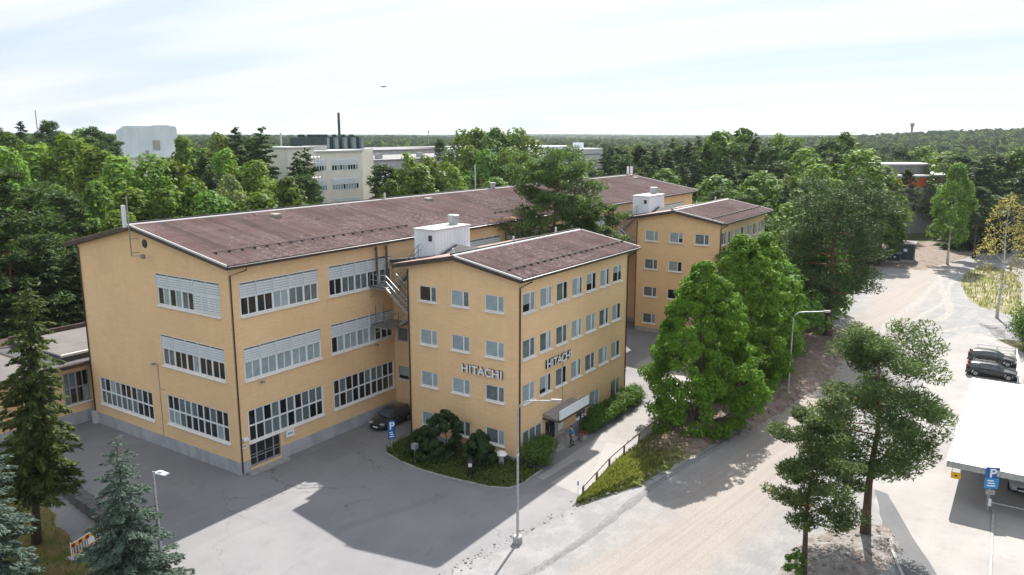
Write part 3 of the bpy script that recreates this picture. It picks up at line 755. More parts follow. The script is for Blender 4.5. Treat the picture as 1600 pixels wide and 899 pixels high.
def downspout(root, pts, r=0.055, name='downspout'):
    return MB().tube(pts, r, 8).build(name, DOWNP, root)
def wall_lamp(root, x, y, z, dx, dy):
    b = MB(); b.bar((x, y, z), (x + dx * .35, y + dy * .35, z + .06), 0.05, 0.05)
    b.box(x + dx * .35 - .12, x + dx * .35 + .12, y + dy * .35 - .12, y + dy * .35 + .12, z - 0.02, z + 0.12)
    b.build('wall_lamp', STEELD, root)

# ---------- long factory building
FB = empty('factory_building', (0, 0, 0), 'long three-storey yellow brick building with a red-brown corrugated roof and white louvre screens', 'building')
LEN = 88.9; UZ, MZ, LZ = 11.98, 7.12, 2.32; WW, WH = 7.45, 2.5
bays_x = [0.85 + 8.55 * k for k in range(10)]
holesF = [(x, x + WW, UZ, UZ + WH) for k, x in enumerate(bays_x) if k != 2] + [(x, x + WW, MZ, MZ + WH) for x in bays_x[:2]] + [(x, x + WW, LZ, LZ + WH) for x in bays_x[:2]] + [(0.85, 3.7, 0.30, 2.20)]
holesG = [(1.1, 8.9, UZ, UZ + WH), (1.1, 8.9, MZ, MZ + WH), (1.1, 8.9, LZ - .05, LZ + WH - .12), (10.85, 18.8, LZ - .3, LZ + WH - .4)]
mb = MB()
wall_grid(mb, 'y', 0, 0, LEN, 0, 15.66, holesF, 0.14, 1)
wall_grid(mb, 'x', 0, 0, 20, 0, 15.66, holesG, 0.14, 1)
for x in (0, LEN): mb.poly(((x, 0, 15.66), (x, 0, 15.70), (x, 11.3, 17.72), (x, 20, 15.80), (x, 20, 15.66)))
mb.poly(((LEN, 0, 0), (LEN, 20, 0), (LEN, 20, 15.66), (LEN, 0, 15.66))); mb.poly(((0, 20, 0), (LEN, 20, 0), (LEN, 20, 15.8), (0, 20, 15.8)))
mb.build('wall', YELLOW, FB)
mb = MB(); mb.box(-0.025, 0.6, 0.6, 20.03, 0, 1.02); mb.box(-.025, 0.8, -0.025, 0.598, 0, 1.02); mb.box(3.75, 17, -0.025, 0.6, 0, 1.02); mb.box(22.2, LEN, -0.025, 0.6, 0, 1.02)
mb.build('plinth', PLINTH, FB)
mb = MB(); mb.prism([(-0.55, 15.62), (-0.55, 15.88), (11.3, 17.99), (21.35, 15.83), (21.35, 15.55), (11.3, 17.72)], 'x', -0.5, LEN + 0.9)
mb.build('roof_deck', FASCIA, FB)
roof_sheets(FB, -0.44, LEN + 0.86, -0.60, 15.90, 11.3, 18.01, 80, 3)
MB().prism([(11.34, 18.0), (21.4, 15.86), (21.4, 15.92), (11.34, 18.06)], 'x', -0.44, LEN + .86).build('rear_roof', ROOF, FB)
mb = MB(); mb.prism([(11.18, 18.05), (11.22, 18.13), (11.40, 18.13), (11.44, 18.05)], 'x', -0.46, LEN + .88); mb.build('ridge_cap', FLASH, FB)
MB().box(-0.46, LEN + .88, 11.42, 11.56, 18.10, 18.24).build('ridge_kerb', GUTTER, FB)
mb = MB(); 
for x in (-0.52, LEN + 0.84): mb.prism([(-0.62, 15.86), (-0.62, 16.01), (11.05, 18.12), (11.05, 17.98)], 'x', x, x + 0.065)
mb.build('verge_flashing', FLASH, FB)
mb = MB(); mb.tube([(-0.45, -0.68, 15.80), (LEN + .85, -0.68, 15.80)], 0.085, 8); mb.build('gutter', GUTTER, FB)
def snow_guard(root, x0, x1, y, z, step=1.15):
    b = MB(); b.tube([(x0, y, z + .17), (x1, y, z + .17)], 0.032, 6)
    x = x0 + .3
    while x < x1: b.box(x - .05, x + .05, y - .10, y + .12, z - .02, z + .20); x += step
    b.build('snow_guard', GUTTER, root)
snow_guard(FB, 0.3, 21.5, 2.05, 16.40); snow_guard(FB, 35.5, 58, 2.05, 16.40)
for x, y in ((-0.02, 0.0),):
    downspout(FB, [(1.15, -0.62, 15.75), (1.15, -0.62, 15.45), (0.10, -0.10, 15.10), (0.07, -0.09, 0.15)])
downspout(FB, [(35.2, -0.62, 15.75), (35.2, -0.62, 15.45), (34.75, -0.09, 15.1), (34.75, -0.09, 0.1)])
downspout(FB, [(-0.08, 19.85, 15.6), (-0.08, 19.85, 0.9)]); MB().box(-0.35, -0.03, 19.6, 20.02, 0, 1.1).build('gully_box', FLASH, FB)
for k, x in enumerate(bays_x):
    if k == 2: continue
    bay_window(FB, x, 0, UZ, 'y', WW, WH, 1.15, 5, k < 2, (), 11 + k)
    if k < 2:
        bay_window(FB, x, 0, MZ, 'y', WW, WH, 1.12, 5, True, (), 31 + k)
        grid_window(FB, x, 0, LZ, 'y', WW, WH, 10, 2, 41 + k)
bay_window(FB, 0, 8.9, UZ, 'x', 7.8, WH, 1.12, 5, True, (3, 4), 51)
bay_window(FB, 0, 8.9, MZ, 'x', 7.8, WH, 1.12, 5, True, (), 52)
grid_window(FB, 0, 8.9, LZ - .05, 'x', 7.8, WH - .07, 10, 2, 53)
grid_window(FB, 0, 18.8, LZ - .3, 'x', 7.95, WH - .1, 10, 2, 54)
# glazed workshop door under the first window
d_ = link('door', cached('dr', lambda: MB().box(0, 2.85, 0.05, 0.12, 0, 0.2).box(0, 2.85, 0.05, 0.12, 1.8, 1.9).box(0, .07, 0.05, 0.12, .2, 1.8).box(2.78, 2.85, 0.05, 0.12, .2, 1.8)
    .box(.58, .70, 0.05, 0.12, .2, 1.8).box(1.38, 1.47, .05, .12, .2, 1.8).box(2.15, 2.27, .05, .12, .2, 1.8).box(.07, 2.78, 0.06, .115, .72, .78).box(.07, 2.78, .06, .115, .95, 1.0).mesh('door', STEEL)), FB, (0.85, 0, 0.30))
for a, c in ((.08, .57), (.71, 1.37), (1.48, 2.14), (2.28, 2.77)):
    for e, f in ((.2, .72), (.78, .95), (1.0, 1.8)):
        link('pane', MB().box(a, c, .08, .095, e, f).mesh('pane', GLASSD), d_)
link('handle', MB().box(1.32, 1.36, .0, .05, .82, 1.02).mesh('handle', GUTTER), d_)
MB().box(0.4, 4.0, -0.75, -0.03, 0, 0.14).build('door_step', CONC, FB)
lb = MB().box(4.08, 4.95, -0.22, -0.01, 1.62, 2.25).build('light_box', FLASH, FB)
MB().box(4.13, 4.90, -0.235, -0.222, 1.67, 2.20).build('light_box_face', SIGNW, lb, FB)
mb = MB()
for k, (a, c) in enumerate(((4.28, 4.36), (4.39, 4.47), (4.50, 4.56), (4.62, 4.74))): mb.box(a, c, -0.245, -0.237, 1.88, 2.0)
mb.build('lettering', BLUE, lb, FB)
sg = MB().box(0.22, 0.55, -0.03, -0.004, 2.02, 2.38).build('number_plate', SIGNW, FB)
MB().box(0.29, 0.37, -0.036, -0.031, 2.13, 2.28).box(0.40, 0.48, -0.036, -0.031, 2.13, 2.28).build('number', RED, sg, FB)
MB().box(0.2, 0.62, -0.32, -0.02, 2.68, 2.85).build('camera_housing', WHITE, FB)
MB().prism([(1.05, 9.95), (4.05, 10.0), (4.0, 11.52), (1.02, 11.48)], 'x', -0.012, 0.0).build('wall_patch', PATCH, FB)
mb = MB(); mb.tube([(-0.03, 9.98, 16.65), (0.02, 9.98, 16.65)], 0.34, 18); mb.build('round_vent', GUTTER, FB)
for x, y, dx, dy in ((-0.01, 9.75, -1, 0),): wall_lamp(FB, x, y, 7.05, dx, dy)
wall_lamp(FB, 2.15, -0.01, 6.72, 0, -1); wall_lamp(FB, 14.4, -0.01, 6.78, 0, -1)
MB().bar((-0.02, 9.7, 7.0), (-0.02, 9.7, 1.0), 0.03, 0.03).bar((-0.02, 9.7, 5.0), (-0.02, 8.95, 5.0), .03, .03).build('cable', STEELD, FB)
# antenna masts
mb = MB(); mb.tube([(-0.62, 10.9, 15.65), (-0.62, 10.9, 20.3)], 0.05, 8); mb.bar((-0.62, 10.9, 15.7), (-0.62, 9.4, 15.8), .06, .06); mb.box(-.75, -.5, 9.2, 9.5, 15.6, 15.95); mb.bar((-.62, 10.9, 17.0), (0, 10.9, 17.0), .05, .05); mb.bar((-.62, 10.9, 15.9), (0, 10.9, 15.9), .05, .05)
an = mb.build('antenna_mast', STEELD, FB)
MB().box(-0.86, -0.62, 11.12, 11.34, 17.9, 19.6).build('antenna_panel', SHEETW, an, FB)
mb = MB(); mb.tube([(LEN + .2, 11.3, 18), (LEN + .2, 11.3, 20.4)], 0.05, 8); an = mb.build('antenna_mast', STEELD, FB)
MB().box(LEN - .1, LEN + .1, 10.75, 11.15, 18.2, 19.5).box(LEN - .1, LEN + .1, 11.45, 11.8, 18.2, 19.5).build('antenna_panel', SHEETW, an, FB)
MB().tube([(28.4, 11.3, 18.1), (28.4, 11.3, 18.75)], 0.10, 8).build('vent_pipe', FLASH, FB)
MB().tube([(48.5, 11.3, 18.1), (48.5, 11.3, 18.7)], 0.34, 12).tube([(48.5, 11.3, 18.62), (48.5, 11.3, 18.85)], 0.42, 12).build('vent_pipe', STEEL, FB)
for x, y in ((12.1, 9.2), (33.2, 9.2), (86.0, 8.8), (60, 9.2)):
    z = 15.9 + (y + .6) * .178
    MB().prism([(y - .35, z + .0), (y - .4, z + .34), (y + .45, z + .36), (y + .45, z + .1)], 'x', x - .35, x + .35).build('roof_hatch', STEELD, FB)
MB().tube([(38.0, 5.5, 17.0), (38.0, 5.5, 20.0)], 0.03, 6).build('antenna_mast', STEELD, FB)
# rust-orange patch of eave sheets near the pine
ro = mat('rusty_orange_moss', (0.34, 0.15, 0.05), (0.17, 0.10, 0.08), 1.1, 0.9)
MB().prism([(-0.52, 15.99), (0.35, 16.145), (0.35, 16.155), (-0.52, 16.0)], 'x', 32.0, 39.0).build('moss_patch', ro, FB)

# ---------- office blocks (two alike)
def office_block(da, label, near):
    a0, a1, y0, y1 = 13.3 + da, 31.7 + da, -15.87, -5.0
    B = empty('office_block', (a0, -10.4, 0), label, 'building', 'four-storey yellow office blocks')
    zr = (11.72, 8.12, 4.58, 1.08); hG = []; hL = []
    gx = ((-6.22, 1.78), (-9.47, 1.8), (-12.76, 1.8)); Wd, Hd = 1.78, 1.28
    for z in zr:
        for c, _ in gx: hG.append((c - Wd, c, z + .02, z + Hd))
    lx = [13.87 + da + 2.49 * k for k in range(7)]
    for z in zr[:3]:
        for x in lx: hL.append((x, x + Wd, z + .02, z + Hd + .25))
    gl = [(13.95 + da, 2.8, 0.62, 1.72), (22.3 + da, 1.85, .75, 1.72), (24.75 + da, 1.85, .75, 1.72), (28.9 + da, 1.85, .75, 1.72)]
    for x, wv, z, hv in gl: hL.append((x, x + wv, z, z + hv))
    hL.append((17.25 + da, 20.2 + da, 0.3, 2.45))
    mb = MB()
    wall_grid(mb, 'x', a0, y0, y1, 0, 14.3, hG, 0.14, 1); wall_grid(mb, 'y', y0, a0, a1, 0, 14.3, hL, 0.14, 1)
    for x in (a0, a1): mb.poly(((x, y0, 14.3), (x, y0, 14.38), (x, -10.05, 15.46), (x, y1, 14.46), (x, y1, 14.3)))
    mb.poly(((a1, y0, 0), (a1, y1, 0), (a1, y1, 14.3), (a1, y0, 14.3))); mb.poly(((a0, y1, 0), (a1, y1, 0), (a1, y1, 14.46), (a0, y1, 14.46)))
    mb.poly(((a0, y0, 14.3), (a1, y0, 14.3), (a1, y0, 14.38), (a0, y0, 14.38)))
    mb.build('wall', YELLOW, B)
    mb = MB(); mb.box(a0 - .025, a0 + .4, y0 - .025, y1, 0, 0.5); mb.box(a0 + .4, 17.2 + da, y0 - .025, y0 + .3, 0, .5); mb.box(20.25 + da, a1 + .02, y0 - .025, y0 + .3, 0, .5); mb.build('plinth', PLINTH, B)
    mb = MB(); mb.prism([(-16.38, 14.26), (-16.38, 14.53), (-10.05, 15.70), (-3.8, 14.50), (-3.8, 14.22), (-10.05, 15.42)], 'x', a0 - .5, a1 + 1.4); mb.build('roof_deck', FASCIA, B)
    roof_sheets(B, a0 - .44, a1 + 1.34, -16.43, 14.54, -10.05, 15.72, 18, 2)
    MB().prism([(-10.0, 15.71), (-3.76, 14.52), (-3.76, 14.58), (-10.0, 15.77)], 'x', a0 - .44, a1 + 1.34).build('rear_roof', ROOF, B)
    MB().prism([(-10.2, 15.75), (-10.16, 15.84), (-9.97, 15.84), (-9.94, 15.77)], 'x', a0 - .46, a1 + 1.36).build('ridge_cap', FLASH, B)
    MB().box(a0 - .48, a1 + 1.38, -9.96, -9.84, 15.80, 15.95).build('ridge_kerb', GUTTER, B)
    mb = MB()
    for x in (a0 - .53, a1 + 1.31): mb.prism([(-16.45, 14.52), (-16.45, 14.66), (-10.25, 15.83), (-10.25, 15.70)], 'x', x, x + .065)
    mb.build('verge_flashing', FLASH, B)
    MB().tube([(a0 - .45, -16.5, 14.46), (a1 + 1.35, -16.5, 14.46)], 0.08, 8).build('gutter', GUTTER, B)
    snow_guard(B, a0 + .15, a1 + 1.2, -14.75, 14.88, 1.0)
    downspout(B, [(a0 + .95, -16.45, 14.42), (a0 + .95, -16.45, 14.2), (a0 + .10, y0 - .08, 13.8), (a0 + .06, y0 - .08, 0.1)], .06)
    downspout(B, [(a1 + .35, -16.45, 14.42), (a1 + .35, -16.45, 14.2), (a1 - .02, y0 - .09, 13.75), (a1 - .04, y0 - .09, 0.1)], .06)
    downspout(B, [(a0 - .07, y1 - .1, 14.2), (a0 - .07, y1 - .1, 0.1)], .06)
    for i, z in enumerate(zr):
        for k, (c, _) in enumerate(gx): small_window(B, a0, c, z + .02, 'x', Wd, Hd - .02, (0.67, 1.0), 100 + i * 7 + k + int(da))
    for i, z in enumerate(zr[:3]):
        for k, x in enumerate(lx): small_window(B, x, y0, z + .02, 'y', Wd, Hd + .23, (0.58, 0.72, 1.0) if k % 2 else (0.6, 1.0), 200 + i * 9 + k + int(da))
    for k, (x, wv, z, hv) in enumerate(gl):
        small_window(B, x, y0, z, 'y', wv, hv, (1 / 3, 2 / 3, 1.0) if wv > 2 else (.6, 1.0), {0: 77, 1: 78, 2: 90, 3: 93}[k])
    for x, zt in ((a0 + .5, 16.2), (a0 + 9, 16.2), (a0 + 16.2, 16.3)): MB().tube([(x, -9.4, 15.4), (x, -9.4, zt)], 0.10, 8).build('vent_pipe', FLASH, B)
    # recessed glazed entrance
    dr = MB().box(17.25 + da, 17.33 + da, y0 + .12, y0 + .18, .3, 2.45).box(18.0 + da, 18.1 + da, y0 + .12, y0 + .18, .3, 2.45).box(18.85 + da, 18.95 + da, y0 + .12, y0 + .18, .3, 2.45).box(17.33 + da, 18.85 + da, y0 + .125, y0 + .175, 1.2, 1.32).build('door', GUTTER, B)
    MB().box(17.3 + da, 18.9 + da, y0 + .14, y0 + .155, .3, 2.45).build('pane', GLASSD, dr, B)
    MB().bar((18.0 + da, y0 + .06, 1.0), (18.0 + da, y0 + .06, 1.5), .03, .03).build('handle', STEEL, dr, B)
    MB().box(18.95 + da, 20.2 + da, y0 + .1, y0 + .16, .3, 2.45).build('entrance_panel', PLINTH, B)
    MB().box(19.3 + da, 20.1 + da, y0 - .02, y0 + .05, .75, 2.1).build('notice_board', SIGNW, B)
    cp = MB().prism([(y0, 2.62), (y0, 2.98), (-17.25, 2.72), (-17.25, 2.62)], 'x', 16.85 + da, 21.6 + da).build('canopy', STEELD, B)
    MB().box(17.0 + da, 21.7 + da, -17.42, -17.3, 2.66, 3.42).build('sign_board', SHEETW, cp, B)
    MB().box(16.8 + da, 21.75 + da, -17.46, y0 + 0.0, 2.50, 2.615).build('canopy_frame', FASCIA, cp, B)
    MB().bar((20.9 + da, -17.1, 2.5), (20.9 + da, -17.1, 0), .12, .12).build('canopy_post', FASCIA, cp, B)
    MB().box(16.5 + da, 20.4 + da, -17.35, y0 - .03, 0.0, 0.15).box(16.6 + da, 20.3 + da, -16.9, y0 - .03, .15, 0.29).build('entrance_step', CONC, B)
    if near:
        MB().prism([(-14.84, 9.7), (-11.78, 9.68), (-11.78, 11.3), (-14.84, 11.4)], 'x', a0 - .012, a0).build('wall_patch', PATCH, B)
        MB().bar((19.9, y0 - .02, 6.6), (19.9, y0 - .02, 3.0), .03, .03).build('cable', STEELD, B)
    # link to the long building with its own small roof and a plant room on top
    c0, c1 = 17.0 + da, 22.2 + da
    mb = MB(); wh = [(-1.6, -0.42, 6.75, 7.95), (-1.62, -.42, 3.15, 4.35)]
    wall_grid(mb, 'x', c0, y1, 0.0, 0, 13.8, wh, 0.12, 1); mb.poly(((c1, y1, 0), (c1, 0, 0), (c1, 0, 14.3), (c1, y1, 14.3)))
    mb.poly(((c0, y1, 13.8), (c0, 0, 13.8), (c0, 0, 13.82), (c0, y1, 14.6)))
    mb.build('link_wall', YELLOW, B); MB().box(c0 - .025, c0 + .2, y1 + .0, -.03, 0, .62).build('link_plinth', PLINTH, B)
    for z in (6.75, 3.15): small_window(B, c0, -.42, z, 'x', 1.18, 1.2, (1.0,), 300 + int(z), STEEL)
    MB().prism([(-5.0, 14.62), (-5.0, 14.86), (-0.02, 14.02), (-0.02, 13.8)], 'x', c0 - .35, c1 + .3).build('link_roof', DARKROOF, B)
    MB().prism([(-5.0, 14.865), (-5.0, 14.94), (-0.02, 14.10), (-0.02, 14.025)], 'x', c0 - .40, c0 - .28).build('link_flashing', FLASH, B)
    MB().prism([(c0 - .1, 14.7), (c0 + 2.6, 15.45), (c1 + .1, 14.7)], 'y', -9.0, -4.97).build('cross_gable', DARKROOF, B)
    MB().prism([(c0 - .1, 14.72), (c0 + 2.6, 15.48), (c0 + 2.6, 15.60), (c0 - .1, 14.84)], 'y', -5.12, -4.96).prism([(c0 + 2.6, 15.48), (c1 + .1, 14.72), (c1 + .1, 14.84), (c0 + 2.6, 15.60)], 'y', -5.12, -4.96).build('gable_flashing', FLASH, B)
    pr = MB().box(c0 - .0, c0 + 4.95, -4.92, -2.66, 14.2, 16.92).build('plant_room', SHEETW, B)
    mb = MB(); k = 0
    while k < 11: mb.box(c0 - .02, c0, -4.9 + k * .2, -4.88 + k * .2 + .05, 14.5, 16.86); k += 1
    k = 0
    while k < 12: mb.box(c0 + .05 + k * .41, c0 + .10 + k * .41, -4.94, -4.92, 14.6, 16.86); k += 1
    mb.build('cladding_rib', SHEETW, pr, B)
    MB().box(c0 - .08, c0 + 5.03, -5.0, -2.58, 16.92, 17.02).build('plant_roof', FLASH, pr, B)
    MB().box(c0 - .05, c0 - .005, -4.62, -4.25, 16.0, 16.48).build('vent_grille', GUTTER, pr, B)
    MB().lathe([(.42, 0), (.42, .25), (.52, .26), (.52, .85), (.46, .9)], (c0 + 4.0, -3.8, 17.0), 14).build('roof_fan', STEEL, pr, B)
    return B
OB1 = office_block(0.0, 'four-storey yellow office block nearest the gravel road, with white lettering on two sides', True)
OB2 = office_block(43.73, 'rear four-storey yellow office block half hidden behind the green lindens', False)

# company lettering: seven raised letters on each of two walls
GREYL = mat('white_letter_face', (0.72, 0.75, 0.78), None, rough=0.4); DARKL = mat('dark_letter_side', (0.03, 0.035, 0.045), None, rough=0.5)
def letters(label, x, y, z, face, width, H, mirror_step):
    e = empty('letter_sign', (x, y, z), label, 'sign', 'raised letters on the office block', 0 if face == 'y' else R(-90))
    adv = {'H': .78, 'I': .40, 'T': .66, 'A': .74, 'C': .76}
    word = 'HITACHI'; tot = sum(adv[c] for c in word); k = width / tot; u = 0
    for c in word:
        me = text_mesh(c, H / 0.70, 0.07, (GREYL, DARKL), 0.018)
        o = link('letter', me, e, ((u + adv[c] / 2) * k, -0.11, 0)); o.rotation_euler = (R(90), 0, 0); o.scale = (1.1, 1, 1)
        u += adv[c]
    return e
letters('white raised company letters on the gable wall above the third window row from the top', 13.3, -10.55, 6.55, 'x', 4.0, 0.64, 0)
letters('white raised company letters on the long wall facing the lindens and road', 17.15, -15.87, 6.65, 'y', 4.0, 0.68, 0)

# ---------- steel fire stairs in the corner
def fire_escape(da, label):
    x0, x1 = 14.0 + da, 15.3 + da; xi = 16.6 + da
    E_ = empty('fire_escape', (15.3 + da, -2.5, 0), label, 'staircase', 'steel fire stairs between the yellow buildings')
    def landing(xa, xb, ya, yb, z):
        b = MB(); b.box(xa, xb, ya, yb, z - .06, z); b.box(xa, xa + .06, ya, yb, z - .2, z + .02); b.box(xa, xb, ya, ya + .06, z - .2, z - .06); b.build('landing', STEELD, E_)
    def flight(xa, xb, ya, za, yb, zb, n):
        b = MB()
        for x in (xa, xb): b.bar((x, ya, za - .05), (x, yb, zb - .05), 0.06, 0.24)
        f_ = b.build('stringer', STEEL, E_)
        for i in range(n):
            u = (i + .5) / n; y = ya + (yb - ya) * u; z = za + (zb - za) * u
            link('step', cached(('stp', xb - xa), lambda: MB().box(0.03, xb - xa - .03, -.13, .13, -.03, .02).mesh('step', STEELD)), f_, (xa - E_.location.x, y + 2.5, z))
    def rail(pts):
        b = MB()
        for h in (0.55, 1.05): b.tube([(x, y, z + h) for x, y, z in pts], 0.032, 6)
        for p, q in zip(pts, pts[1:]):
            n = max(1, round(math.dist(p, q) / 1.1))
            for i in range(n + 1): 
                x, y, z = [p[k] + (q[k] - p[k]) * i / n for k in range(3)]; b.tube([(x, y, z), (x, y, z + 1.05)], .026, 6)
        b.build('railing', STEEL, E_)
    landing(x0, xi, -1.95, -0.05, 12.15); flight(x0, x1, -1.95, 12.1, -4.45, 10.2, 10); landing(x0, xi, -4.93, -4.45, 10.2)
    flight(x1 + .05, xi, -4.4, 10.15, -2.1, 8.75, 8); landing(x0, xi, -2.1, -0.05, 8.72)
    flight(xi + .02, xi + .36, -1.1, 12.15, -3.4, 14.6, 11)
    rail([(x0 + .03, -.1, 12.15), (x0 + .03, -1.95, 12.15), (x0 + .03, -4.45, 10.25), (x0 + .03, -4.9, 10.25)])
    rail([(x1, -1.95, 12.15), (x1, -4.4, 10.25)]); rail([(x0 + .03, -.1, 8.72), (x0 + .03, -2.1, 8.72), (x1, -2.1, 8.72), (x1, -4.4, 10.2)])
    rail([(xi, -1.1, 12.2), (xi, -3.4, 14.6), (xi + .9, -3.4, 14.7)]); rail([(xi - .02, -2.1, 8.75), (xi - .02, -4.4, 10.2)])
    b = MB()
    for x in (14.75 + da, 16.0 + da): b.box(x - .07, x + .07, -.35, -.2, 12.15, 15.45); b.bar((x, -.27, 15.2), (x, -.02, 15.2), .06, .06)
    b.bar((14.75 + da, -.27, 14.5), (16.0 + da, -.27, 14.5), .08, .08); b.build('post', WOOD, E_)
    b = MB()
    for x in (14.5 + da, 15.5 + da): b.bar((x, -.2, 8.72), (x, -.2, 10.4), .06, .06)
    for y in (-.9, -4.6): b.bar((x0 + .6, y, 8.6), (x0 + .6, y, 0.0), .09, .09) if da > 0 else None
    b.bar((14.1 + da, -.06, 11.2), (14.1 + da, -1.5, 12.1), .07, .07); b.bar((14.1 + da, -.06, 7.8), (14.1 + da, -1.5, 8.65), .07, .07); b.build('bracket', STEELD, E_)
fire_escape(0, 'grey steel fire stairs in the corner between the long building and the lettered office block')
fire_escape(43.73, 'grey steel fire stairs behind the branches beside the rear office block')

# ---------- flat-roofed annex on the left
AX = empty('low_annex', (-20, 21, 0), 'low yellow annex with flat grey roofs behind the tall dark spruce', 'building')
mb = MB(); wh = [(-2.1, 0.15, 1.9, 4.75), (-5.2, -2.9, 1.9, 4.75)]
wall_grid(mb, 'y', 20.8, -45, 0.3, 0, 5.3, wh, .14, 1); mb.poly(((-45, 34, 0), (8, 34, 0), (8, 34, 5.3), (-45, 34, 5.3))); mb.poly(((-45, 20.8, 0), (-45, 34, 0), (-45, 34, 5.3), (-45, 20.8, 5.3)))
mb.poly(((8, 20.8, 0), (8, 34, 0), (8, 34, 5.3), (8, 20.8, 5.3))); mb.poly(((.3, 20.8, 0), (8, 20.8, 0), (8, 20.8, 5.3), (.3, 20.8, 5.3))); mb.build('wall', YELLOW, AX)
MB().box(-45, 0.28, 20.77, 21.0, 0, 1.1).build('plinth', PLINTH, AX)
for x in (-2.1, -5.2): grid_window(AX, x, 20.8, 1.9, 'y', 2.25 if x > -3 else 2.3, 2.85, 4, 2, int(60 - x), (2,), STEEL)
MB().box(-45, -0.55, 19.9, 34.3, 5.3, 5.62).box(-0.55, 8, 20.05, 34.3, 5.3, 5.62).build('roof', FASCIA, AX)
MB().box(-44.9, -3.6, 20.0, 34.2, 5.624, 5.66).build('roof_felt', mat('tan_grey_felt', (0.135, 0.126, 0.12), (0.105, 0.10, 0.097), .5, .95), AX)
MB().box(-3.3, 7.9, 20.1, 30.6, 5.624, 5.66).build('roof_felt', DARKROOF, AX)
MB().box(-1.6, 7.95, 21.3, 30.8, 5.66, 6.1).build('raised_roof', DARKROOF, AX); MB().box(-1.5, 7.9, 21.4, 30.4, 6.104, 6.14).build('roof_felt', MATS['tan_grey_felt'], AX)
MB().box(-1.75, 8, 30.45, 30.75, 6.14, 6.55).build('parapet', FASCIA, AX); MB().box(-1.75, 7.8, 21.15, 21.4, 6.104, 6.3).build('parapet', FLASH, AX)

# ================================================================== BUILDINGS FARTHER OFF
def far_window(root, x, y, z, W, H, n, louv):
    b = MB(); b.box(x, x + W, y - .05, y + .02, z, z + H)
    o = b.build('window', WHITE, root)
    hp = H - louv; mb = MB(); md = MB(); r = random.Random(int(x * 7 + z * 3))
    for k in range(n): (mb if r.random() < .45 else md).box(x + W * k / n + .09, x + W * (k + 1) / n - .09, y - .07, y - .055, z + .1, z + hp - .05)
    if mb.f: mb.build('pane', GLASSB, o, root)
    if md.f: md.build('pane', GLASSD, o, root)
    if louv > .1:
        m = MB()
        for k in range(4): m.prism([(y - .11, z + hp + k * louv / 4), (y - .055, z + hp + k * louv / 4), (y - .055, z + hp + (k + .9) * louv / 4)], 'x', x, x + W)
        m.build('louvre', LOUV, o, root)
CB = empty('factory_block', (65, 60, 0), 'cream factory block with rows of white windows seen above the long corrugated roof', 'building')
MB().box(62.3, 74.7, 60, 66, 0, 21.7).box(70.6, 84, 66.01, 74, 0, 21.7).box(56.4, 62.3, 59.4, 66, 0, 22.5).build('wall', CREAMB, CB)
MB().box(62.3, 74.95, 59.75, 66.2, 21.7, 22.0).box(70.5, 84.2, 66.21, 74.2, 21.7, 22.0).build('roof', FLASH, CB); MB().box(56.2, 62.5, 59.2, 66.2, 22.5, 22.75).build('stair_roof', FLASH, CB)
for z in (18.4, 14.9, 11.3):
    far_window(CB, 66.85, 60, z, 6.65, 2.05, 10, 1.1); far_window(CB, 62.7, 60, z, 2.9, 2.05, 5, 1.1)
b = MB()
for z in (19.9, 16.4, 12.9): b.box(60.4, 62.8, 58.2, 59.38, z, z + .1); b.tube([(60.4, 58.2, z + 1.1), (62.8, 58.2, z + 1.1)], .04, 4)
for x in (60.4, 61.2, 62.0, 62.8): b.tube([(x, 58.2, 8), (x, 58.2, 21.3)], .04, 4)
b.build('fire_ladder', STEEL, CB)
for k in range(5):
    x = 71.6 + k * 2.35
    u = empty('cooling_unit', (x, 70, 22.0), '', 'cooling unit', 'row of dark green cooling units on the cream factory roof')
    u['label'] = ['dark cooling unit at the chimney-mast end of the rooftop row, first from the left', 'second dark cooling unit in the rooftop row', 'middle dark cooling unit of the rooftop row below the chimney', 'fourth dark cooling unit in the rooftop row', 'last dark cooling unit, at the right end of the rooftop row'][k]
    MB().box(x, x + 1.15, 68, 73, 22.01, 24.45).build('body', GREENM, u); MB().box(x + 1.15, x + 2.0, 67.4, 72, 22.01, 24.25).build('side_panel', mat('grey_green_panel%d' % k, (0.20, 0.25, 0.26), (0.15, 0.2, 0.21), 1, .6), u)
    b = MB()
    for i in range(2): b.lathe([(.22, 0), (.22, .4)], (x + .35 + i * .55, 69.5, 24.45), 8)
    b.build('fan', GREENM, u)
LU = empty('cooling_unit', (66, 64.5, 22.02), 'long low dark green plant housing left of the cooling unit row', 'cooling unit')
MB().box(62.6, 69.4, 63.6, 65.8, 22.02, 24.3).build('body', GREENM, LU); MB().box(63.2, 68.4, 62.6, 63.5, 22.02, 22.9).build('front_panel', PANELC, LU)
b = MB()
for x in (64, 66.2, 68.4): b.box(x, x + .8, 64.4, 65.2, 24.3, 24.85)
b.build('fan', GREENM, LU)
def hall(name, label, x0, x1, y0, y1, h, wallm, roofm, vents=(), band=True):
    e = empty(name, ((x0 + x1) / 2, y0, 0), label, 'building')
    MB().box(x0, x1, y0, y1, 0, h).build('wall', wallm, e)
    MB().box(x0 - .3, x1 + .3, y0 - .3, y1 + .3, h, h + .35).build('roof', roofm, e)
    if band: MB().box(x0, x1, y0 - .06, y0 - .01, h * .62, h * .78).build('window_band', GLASSM, e)
    for (vx, vy, s_) in vents: MB().box(vx, vx + s_, vy, vy + s_, h + .35, h + .35 + s_ * .9).build('roof_vent', STEEL, e)
    return e
hall('factory_hall', 'white factory hall with grey panels right of the cream factory block', 92, 140, 78, 96, 14.2, SHEETW, GREYROOF, ((100, 80, 1.0), (118, 82, 1.2), (126, 84, 1)))
hall('factory_hall', 'flat grey factory roof with a pale parapet behind the white hall', 112, 190, 104, 138, 17.6, PANELC, GREYROOF, ((130, 108, 1.6), (150, 110, 1.5), (170, 112, 1.8)))
